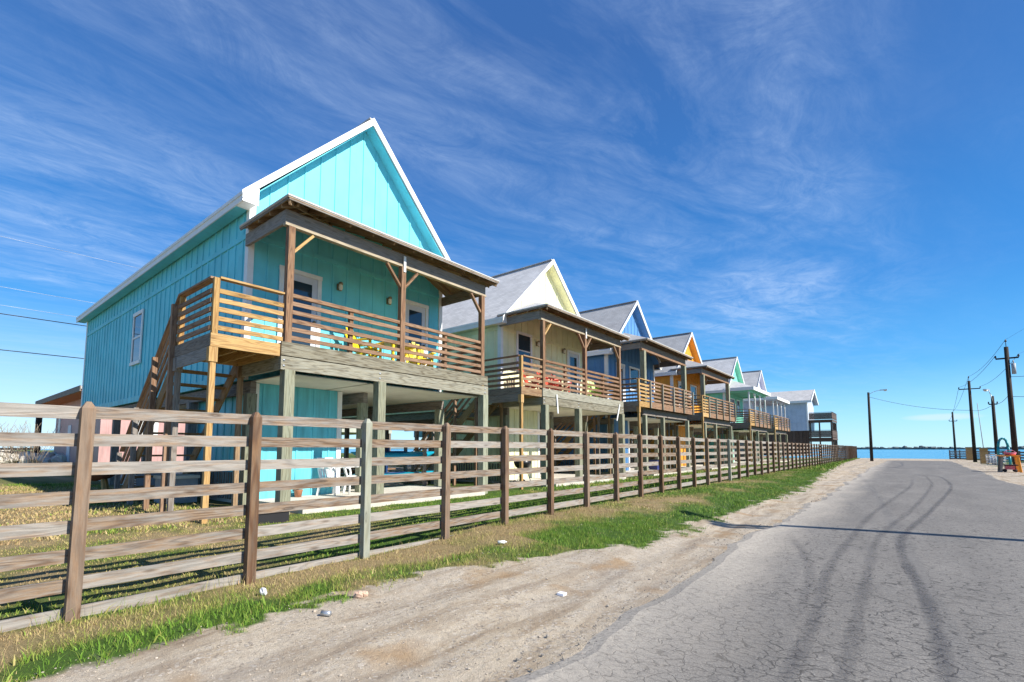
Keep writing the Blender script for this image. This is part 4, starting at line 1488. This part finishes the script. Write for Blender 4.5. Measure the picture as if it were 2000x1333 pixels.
def plastic_chair(loc, rz, label):
    A = thing('plastic_chair', loc, label, 'chair', 'white plastic chairs under the turquoise cottage', rz)
    mb = MB(); mb.box(-.23, .23, -.23, .23, .40, .425); mb.build('seat', 'plastic_white', A)
    mb = MB()
    for k in range(6):
        y = -.2+k*.08
        mb.bar((-.22, y, .43), (-.34, y*1.05, .84), .055, .014, (1, 0, 0))
    mb.bar((-.335, -.25, .86), (-.335, .25, .86), .02, .07)
    mb.bar((-.22, -.25, .43), (-.34, -.26, .86), .05, .03, (1, 0, 0)); mb.bar((-.22, .25, .43), (-.34, .26, .86), .05, .03, (1, 0, 0))
    mb.build('backrest', 'plastic_white', A)
    for sg in (-1, 1):
        mb = MB(); mb.path([(-.29, sg*.26, .64), (-.05, sg*.28, .66), (.2, sg*.27, .64), (.25, sg*.25, .55), (.24, sg*.24, .0)], .024, 8); mb.build('armrest', 'plastic_white', A)
        mb = MB(); mb.bar((-.22, sg*.22, .41), (-.30, sg*.25, 0), .045, .045); mb.build('leg', 'plastic_white', A)
    return A
pc = plastic_chair((-10.75, 6.55, .14), .25, 'white plastic chair with its back to the turquoise storage wall')
dup(pc, (-11.2, 7.40, .14), 1.1, 'white plastic chair beside the trim at the open carport')
T = thing('flower_pot', (-10.95, 5.75, .14), 'small terracotta pot with a leafy plant at the storage wall', 'plant')
mb = MB(); mb.lathe([(.0, 0), (.07, 0), (.10, .16), (.11, .17), (.09, .17)], (0, 0, 0), 14); mb.build('pot', 'terracotta', T)
mb = MB()
M['leaf'] = plain('pot_leaf', (.06, .14, .03), .6, var=.3)
for k in range(26):
    an = k*2.4; r_ = .05+.12*(k/26); z = .2+.14*math.sin(k*1.3)**2
    c = Vector((r_*math.cos(an), r_*math.sin(an), z)); d = Vector((math.cos(an), math.sin(an), .3)).normalized()*.07; s_ = Vector((-math.sin(an), math.cos(an), 0))*.025
    mb.add([c-d*.6, c+s_, c+d, c-s_], [(0, 1, 2, 3)])
mb.build('foliage', 'leaf', T)
T = thing('drain_box', (-8.5, 4.0, 0), 'low black plastic box in the grass at the corner post', 'box')
mb = MB(); mb.box(-.12, .12, -.3, .25, -.05, .16); mb.build('body', 'dark', T)
mb = MB(); mb.box(-.13, .13, -.31, .26, .161, .19); mb.build('lid', 'black_metal', T)
# storage chest and bowl beneath the stairs
T = thing('storage_chest', (-13.2, 4.02, 0.02), 'grey plastic chest with cream lid under the turquoise cottage stairs', 'chest')
mb = MB(); mb.box(-.35, .35, -.35, .3, 0, .55); mb.build('body', 'tarp', T)
mb = MB(); mb.box(-.38, .38, -.38, .33, .551, .62); mb.build('lid', 'ceiling', T)
T = thing('fire_bowl', (-17.2, 3.3, .02), 'rusty round fire bowl on a short stand beyond the stairs', 'fire pit')
mb = MB(); mb.lathe([(.0, .35), (.3, .42), (.5, .58), (.56, .74), (.52, .74), (.3, .5), (0, .45)], (0, 0, 0), 20); mb.build('bowl', plain('rusty_iron', (.22, .09, .06), .8, var=.3), T)
for k in range(4):
    an = k*1.57+.4
    mb = MB(); mb.bar((.25*math.cos(an), .25*math.sin(an), .45), (.34*math.cos(an), .34*math.sin(an), 0), .06, .06); mb.build('leg', 'new_wood', T)
T = thing('air_conditioner', (-15.6, 4.1, .02), 'grey outdoor air conditioner unit beyond the turquoise cottage stairs', 'machine')
mb = MB(); mb.box(-.4, .4, -.38, .38, .05, .85); mb.build('cabinet', 'tarp', T)
mb = MB()
for k in range(12):
    mb.box(-.41, .41, -.40, -.381, .1+k*.06, .13+k*.06)
mb.build('grille', 'dark', T)
mb = MB(); mb.lathe([(0, .87), (.3, .87), (.32, .852)], (0, 0, 0), 18); mb.build('fan_guard', 'dark', T)
for (bx, by, lab) in ((-14.2, 9.5, 'wooden picnic table in the shade under the turquoise cottage'), (-13.6, 17.6, 'wooden picnic table in the shade under the pale yellow cottage')):
    T = thing('picnic_table', (bx, by, .14), lab, 'table', 'picnic tables under the cottages', .1)
    mb = MB()
    for k in range(5):
        mb.box(-.36+k*.146, -.36+k*.146+.138, -.85, .85, .72, .755)
    mb.build('tabletop', 'brown_wood', T)
    for sg in (-1, 1):
        mb = MB()
        for k in range(2):
            mb.box(sg*.72-.14+k*.142, sg*.72-.004+k*.142, -.85, .85, .42, .455)
        mb.build('bench', 'brown_wood', T)
        mb = MB()
        for s2 in (-1, 1):
            mb.bar((s2*.22, sg*.6, .72), (s2*.62, sg*.6, 0), .04, .12)
        mb.bar((-.8, sg*.56, .38), (.8, sg*.56, .38), .04, .10)
        mb.build('trestle', 'brown_wood', T)
# wooden porch swings and bench under later houses
T = thing('workbench', (-12.4, 15.2, .1), 'rough wooden bench with a black cover under the pale yellow cottage', 'bench')
mb = MB(); mb.box(-.4, .4, -.9, .9, .82, .87); mb.build('top', 'new_wood', T)
for sx in (-1, 1):
    for sy in (-1, 1):
        mb = MB(); mb.box(sx*.34-.04, sx*.34+.04, sy*.8-.04, sy*.8+.04, 0, .819); mb.build('leg', 'new_wood', T)
mb = MB(); mb.blob((0, 0, 1.0), .36, .8, .22, .15, 3, 14, 8); mb.build('cover', 'dark', T)
T = thing('storage_bin', (-10.4, 25.2, .14), 'navy blue plastic bin in front of the blue cottage piles', 'bin')
mb = MB(); mb.prism([(-.3, 0), (.3, 0), (.36, .5), (-.36, .5)], -.22, .22, 'x'); mb.build('body', plain('navy_plastic', (.02, .03, .14), .4), T)
mb = MB(); mb.box(-.25, .25, -.39, .39, .501, .55); mb.build('lid', 'black_metal', T)

# ------------------------------------------------------------------ litter by the road
def litter(name, x, y, mk, mat, label, cat):
    mb = MB(); mk(mb)
    o_ = mb.build(name, mat)
    o_.location = (x, y, gz(x, y)+.004)
    o_.scale = (.68, .68, .68)
    return tag(o_, label, cat)
litter('crumpled_can', -3.43, 2.05, lambda m: (m.tube((-.05, -.02, .02), (.05, .02, .024), .03, .027, 12)), 'galv', 'crushed silver can lying on the sand near the verge', 'can')
litter('crumpled_paper', -4.33, 2.0, lambda m: m.blob((0, 0, .05), .045, .04, .05, .3, 4, 9, 6), 'paper', 'crumpled white paper caught in the straw grass', 'litter')
litter('paper_bag', -3.62, 2.46, lambda m: (m.blob((0, 0, .03), .06, .06, .045, .3, 8, 9, 6), m.blob((.02, .07, .025), .04, .05, .035, .3, 9, 8, 5)), 'brownpaper', 'torn tan paper bag at the edge of the grass', 'litter')
litter('plastic_bottle', -3.95, 4.72, lambda m: (m.tube((-.06, -.05, .045), (.03, .05, .045), .03, .03, 10), m.tube((.03, .05, .045), (.05, .075, .045), .012, .012, 8)), 'plastic_white', 'small white plastic bottle lying in the grass', 'bottle')
litter('flattened_cup', -2.4, 3.68, lambda m: (m.prism([(-.04, 0), (.04, 0), (.05, .03), (-.03, .025)], -.05, .05, 'x')), 'paper', 'flattened white cup on the sandy shoulder', 'cup')

# ------------------------------------------------------------------ utility poles, lamps and wires
def cross_arm(par, z, half, mat='pole', ins=True, yaw=0.0):
    mb = MB()
    mb.bar((-half*math.cos(yaw), -half*math.sin(yaw), z), (half*math.cos(yaw), half*math.sin(yaw), z), .07, .09)
    ar = mb.build('cross_arm', mat, par)
    if ins:
        for sg in (-1, 1):
            mb = MB(); mb.lathe([(0, 0), (.035, 0), (.055, .06), (.03, .09), (.05, .14), (0, .17)], (sg*half*math.cos(yaw), sg*half*math.sin(yaw), z+.045), 8); mb.build('insulator', 'wire', ar)

def util_pole(x, y, h, r0, label, arms=(), tip=True, leanx=0.0):
    U = thing('utility_pole', (x, y, 0), label, 'pole', 'poles along the road')
    mb = MB(); mb.tube((0, 0, -.4), (leanx, 0, h), r0, r0*.68, 12); mb.build('shaft', 'pole', U)
    for z, hf in arms:
        cross_arm(U, z, hf)
    if tip:
        mb = MB(); mb.tube((leanx+.0, 0, h-.05), (leanx, 0, h+.42), .018); mb.lathe([(0, .3), (.05, .32), (.06, .38), (.03, .42), (0, .5)], (leanx, 0, h), 8); mb.build('pin_insulator', 'wire', U)
    return U
def street_light(par, a, b, mat='galv'):
    mb = MB()
    a, b = Vector(a), Vector(b)
    mid = a.lerp(b, .5)+Vector((0, 0, (b-a).length*.08))
    mb.path([a, mid, b], .022, 8)
    ar = mb.build('lamp_arm', mat, par)
    d = (b-a); d.z = 0; d.normalize()
    mb = MB()
    mb.bar(b, b+d*.32, .16, .09); mb.bar(b+d*.3, b+d*.62, .22, .11)
    hd = mb.build('lamp_head', 'galv', ar)
    mb = MB(); mb.blob(b+d*.46-Vector((0, 0, .08)), .13, .1, .06, .0, 1, 12, 6); mb.build('lens', 'lamp_glass', hd)

p1 = util_pole(5.2, 41.7, 7.45, .15, 'tall dark utility pole with transformer at the right edge', ((6.75, .50),))
mb = MB(); mb.tube((.24, -.1, 5.75), (.24, -.1, 6.4), .10, .10, 14); mb.tube((.24, -.1, 6.4), (.24, -.1, 6.6), .03); tr = mb.build('transformer', 'tarp', p1)
p2 = util_pole(5.75, 54.2, 5.45, .14, 'short dark pole between the two tall utility poles', ((4.8, .25),), tip=False)
street_light(p2, (.0, -.1, 5.0), (-.25, -.6, 5.9))
p3 = util_pole(5.2, 63.3, 7.72, .15, 'dark utility pole with cross arm standing second from the water', ((6.95, .75),))
p4 = util_pole(6.15, 100.8, 7.9, .16, 'farthest utility pole with short cross arm near the water', ((6.5, .45),), tip=False)
p4.location.z = -1.0
mb = MB(); mb.tube((.75, .5, -.3), (.50, .5, 5.6), .035, .025, 8); mb.build('conduit', 'tarp', p3)
lp = thing('lamp_post', (-2.6, 61.9, 0), 'dark street lamp pole with a slim arm left of the road end', 'street lamp')
mb = MB(); mb.tube((0, 0, -.4), (.06, 0, 7.05), .15, .10, 12); mb.build('shaft', 'pole', lp)
street_light(lp, (.1, 0, 6.85), (1.0, -.1, 7.2))
# pole beside the photographer whose shadow crosses the road
p0 = thing('utility_pole', (5.3, 10.22, 0), 'short dark pole close by on the right shoulder, casting a shadow across the road', 'pole', 'poles along the road')
mb = MB(); mb.tube((0, 0, -.4), (0, 0, 6.3), .12, .095, 12); mb.build('shaft', 'pole', p0)
street_light(p0, (.0, .05, 5.75), (-.45, .25, 6.1))
mb = MB(); mb.tube((-.02, -.24, 5.55), (-.02, -.22, 6.2), .06, .11, 12); mb.bar((0, 0, 5.7), (-.02, -.2, 5.7), .04, .04); mb.bar((0, 0, 6.1), (-.02, -.2, 6.1), .04, .04); mb.build('service_can', 'tarp', p0)

def wire(pa, pb, sag, r, mat, label, n=24, group='overhead wires'):
    a, b = Vector(pa), Vector(pb)
    mb = MB()
    pts = []
    for i in range(n+1):
        s_ = i/n
        q = a.lerp(b, s_)
        q.z -= sag*4*s_*(1-s_)
        pts.append(q)
    mb.path(pts, r, 5)
    o_ = mb.build('power_line', mat)
    tag(o_, label, 'wire', group)
    return o_
# right side
wire((5.2, 41.7, 7.9), (5.2, 63.3, 8.15), .35, .012, 'wire', 'top wire between the two tall utility poles')
wire((4.7, 41.7, 6.95), (4.45, 63.3, 7.15), .35, .012, 'wire', 'left cross arm wire between the two tall utility poles')
wire((5.7, 41.7, 6.95), (5.95, 63.3, 7.15), .35, .012, 'wire', 'right cross arm wire between the two tall utility poles')
wire((5.2, 63.3, 8.15), (6.15, 100.8, 6.9), .5, .014, 'wire', 'top wire running from the cross arm pole to the farthest pole')
wire((4.45, 63.3, 7.15), (5.7, 100.8, 5.6), .5, .014, 'wire', 'lower wire running from the cross arm pole to the farthest pole')
wire((-2.55, 61.9, 6.6), (5.2, 63.3, 4.9), .35, .016, 'wire', 'single wire across the road from the lamp pole to the cross arm pole')
wire((5.75, 54.2, 4.85), (5.2, 41.7, 4.6), .25, .014, 'wire', 'low wire from the short pole to the transformer pole')
wire((5.75, 54.2, 4.75), (5.2, 63.3, 4.9), .2, .014, 'wire', 'low wire from the short pole to the cross arm pole')
wire((5.3, 41.7, 5.6), (14, 30, 5.6), .4, .014, 'wire', 'upper wire leaving the transformer pole to the right')
wire((5.3, 41.7, 4.4), (14, 36, 4.2), .3, .014, 'wire', 'lower wire leaving the transformer pole to the right')
wire((5.2, 41.7, 7.9), (12.5, -30, 11.0), 1.0, .005, 'wire', 'top wire climbing from the transformer pole toward the viewer')
wire((5.7, 41.7, 6.95), (13.4, -30, 10.0), 1.0, .005, 'wire', 'cross arm wire climbing from the transformer pole toward the viewer')
# behind the houses on the left
wire((-45, -40, 10.4), (-45, 60, 11.4), .9, .030, 'wire', 'upper black cable behind the turquoise cottage')
wire((-45, -40, 8.0), (-45, 60, 8.9), .8, .030, 'wire', 'lower black cable behind the turquoise cottage')
wire((-45, -40, 15.5), (-45, 60, 16.4), .9, .011, 'wire_pale', 'highest pale wire at the left of the sky')
wire((-45, -40, 12.2), (-45, 60, 13.1), .9, .011, 'wire_pale', 'middle pale wire at the left of the sky')
wire((-45, -40, 11.0), (-45, 60, 11.9), .9, .011, 'wire_pale', 'pale wire just above the upper black cable')

# ------------------------------------------------------------------ right of the road
T = thing('display_table', (4.4, 37.4, 0), 'orange wooden table with pink things on top beside the utility pole', 'table')
mb = MB()
for k in range(4):
    mb.box(-.42+k*.21, -.42+k*.21+.2, -.5, .5, .84, .90)
mb.build('tabletop', 'orange_paint', T)
for sx, sy in ((-1, -1), (1, -1), (-1, 1), (1, 1)):
    mb = MB(); mb.bar((sx*.30, sy*.4, .84), (sx*.38, sy*.42, 0), .09, .09); mb.build('leg', 'orange_paint' if sx > 0 else 'grey_wood', T)
mb = MB(); mb.box(-.3, .3, -.4, .4, .35, .40); mb.build('shelf', 'dark', T)
T = thing('basket', (4.45, 37.3, .90), 'pink basket sitting on the orange table', 'basket')
mb = MB(); mb.lathe([(0, 0), (.2, 0), (.26, .14), (.25, .15), (.19, .02)], (0, 0, 0), 14, 1.0, 1.3); mb.build('bowl', 'pink', T)
mb = MB(); mb.path([(-.24, 0, .14), (-.12, 0, .26), (.12, 0, .26), (.24, 0, .14)], .015); mb.build('handle', 'pink', T)
T = thing('toy_cart', (4.42, 37.5, 0), 'small pink and grey cart under the orange table', 'cart')
mb = MB(); mb.prism([(-.2, .14), (.2, .14), (.26, .34), (-.26, .34)], -.18, .18, 'x'); mb.build('tub', 'pink', T)
for sy in (-1, 1):
    mb = MB(); mb.tube((-.2, sy*.15-.02, .08), (-.2, sy*.15+.02, .08), .08, .08, 12); mb.tube((.2, sy*.15-.02, .08), (.2, sy*.15+.02, .08), .08, .08, 12); mb.build('wheel', 'dark', T)
T = thing('plastic_slide', (5.7, 50.5, 0), 'turquoise curved plastic slide standing behind the short pole', 'slide')
mb = MB()
mb.path([(.30, 0, .0), (.29, 0, .8), (.26, 0, 1.4), (.18, 0, 1.85), (.05, 0, 2.02), (-.1, 0, 1.98), (-.2, 0, 1.8), (-.26, 0, 1.4), (-.29, 0, .7), (-.30, 0, .0)], .075, 12)
mb.build('chute', 'teal_plastic', T)
mb = MB()
for k in range(4):
    mb.tube((-.27, 0, .3+k*.27), (.27, 0, .3+k*.27), .03)
mb.build('rung', 'teal_plastic', T)
for (x, y, h, wd, lab) in ((5.65, 73.5, 1.4, .6, 'squat wooden block post beside the grey fence'), (5.25, 57, 1.3, .48, 'squat pale wooden crate stood on end by the tall poles')):
    T = thing('timber_block', (x, y, -.02), lab, 'block')
    mb = MB()
    for k in range(5):
        mb.box(-wd/2, wd/2, -wd/2, wd/2, k*h/5+.004, (k+1)*h/5)
    mb.build('body', 'new_wood', T)
    mb = MB(); mb.box(-wd/2-.04, wd/2+.04, -wd/2-.04, wd/2+.04, h+.001, h+.06); mb.build('cap', 'beam_wood', T)
T = thing('wire_crate', (5.45, 52.3, 0), 'white wire mesh crate by the short pole', 'crate')
mb = MB()
for k in range(7):
    mb.tube((-.5+k/6, -.3, 0), (-.5+k/6, -.3, .8), .014); mb.tube((-.5+k/6, .3, 0), (-.5+k/6, .3, .8), .014)
for z in (0.02, .2, .4, .6, .8):
    mb.path([(-.5, -.3, z), (.5, -.3, z), (.5, .3, z), (-.5, .3, z), (-.5, -.3, z)], .014)
mb.build('mesh', 'plastic_white', T)
mb = MB(); mb.blob((0, 0, .3), .4, .24, .28, .2, 4, 12, 7); mb.build('load', 'tarp', T)
def low_fence(p, q, n, h, mat, label, rails=4, cat='fence'):
    p, q = Vector(p), Vector(q)
    F = thing('low_fence', p, label, cat)
    d = q-p
    for i in range(n+1):
        c = d*(i/n)
        mb = MB(); mb.box(c.x-.06, c.x+.06, c.y-.06, c.y+.06, -.2, h+.05); mb.build('post', mat, F)
    mb = MB()
    for k in range(rails):
        z = h*(k+.6)/rails
        mb.bar(Vector((0, 0, z)), d+Vector((0, 0, z)), .03, h/rails*.66)
    mb.build('rail', mat, F)
low_fence((6.3, 43.5, 0), (14, 43.5, 0), 6, 1.25, 'grey_wood', 'dark board fence at the right edge behind the tall pole')
low_fence((4.3, 79, -.05), (6.9, 78, -.05), 3, 1.1, 'grey_wood', 'grey plank fence at the road end by the farthest pole', 5)
low_fence((7.0, 77, 0), (9.5, 60, 0), 8, 1.0, 'grey_wood', 'grey plank fence running behind the utility poles', 4)

# ------------------------------------------------------------------ far left
low_fence((-58.5, 7.3, 0), (-58.2, 3.9, 0), 4, 1.35, 'dark', 'black slatted screen beside the pink house', 5, 'screen')
mb = MB()
rr = random.Random(3)
for k in range(260):
    s_ = rr.uniform(.25, .7)
    x = rr.uniform(-62, -54); y = rr.uniform(-16, 12)
    mb.blob((x, y, s_*.35+(x+54)*-.06), s_*1.2, s_, s_*.8, .3, k, 7, 5)
tag(mb.build('riprap', 'concrete'), 'pale band of piled broken stone beyond the yard', 'rocks', None, 'stuff')
for j, (x, y, lab) in enumerate(((-48, 2.6, 'bare twiggy shrub at the far left edge beyond the yard'), (-47, 4.3, 'bare twiggy shrub second from the left beyond the yard'), (-48, 5.6, 'bare twiggy shrub next to the pink house'))):
    B = thing('bare_shrub', (x, y, 0), lab, 'shrub', 'bare shrubs beyond the yard')
    mb = MB()
    rr = random.Random(20+j)
    for k in range(34):
        a_ = rr.uniform(0, 6.28); ln = rr.uniform(1.6, 3.3); sp_ = rr.uniform(.1, .6)
        b_ = Vector((rr.uniform(-.5, .5), rr.uniform(-.5, .5), 0)); d_ = Vector((math.cos(a_)*sp_, math.sin(a_)*sp_, 1))
        mid = b_+d_*ln*.55
        mb.path([b_, mid, b_+d_*ln+Vector((rr.uniform(-.2, .2), rr.uniform(-.2, .2), 0))], .012, 4)
        for q in range(3):
            f_ = rr.uniform(.4, .9); c_ = b_+d_*ln*f_
            mb.tube(c_, c_+Vector((rr.uniform(-.4, .4), rr.uniform(-.4, .4), rr.uniform(.3, .6))), .008, .004, 4)
    mb.build('twigs', 'twig', B)
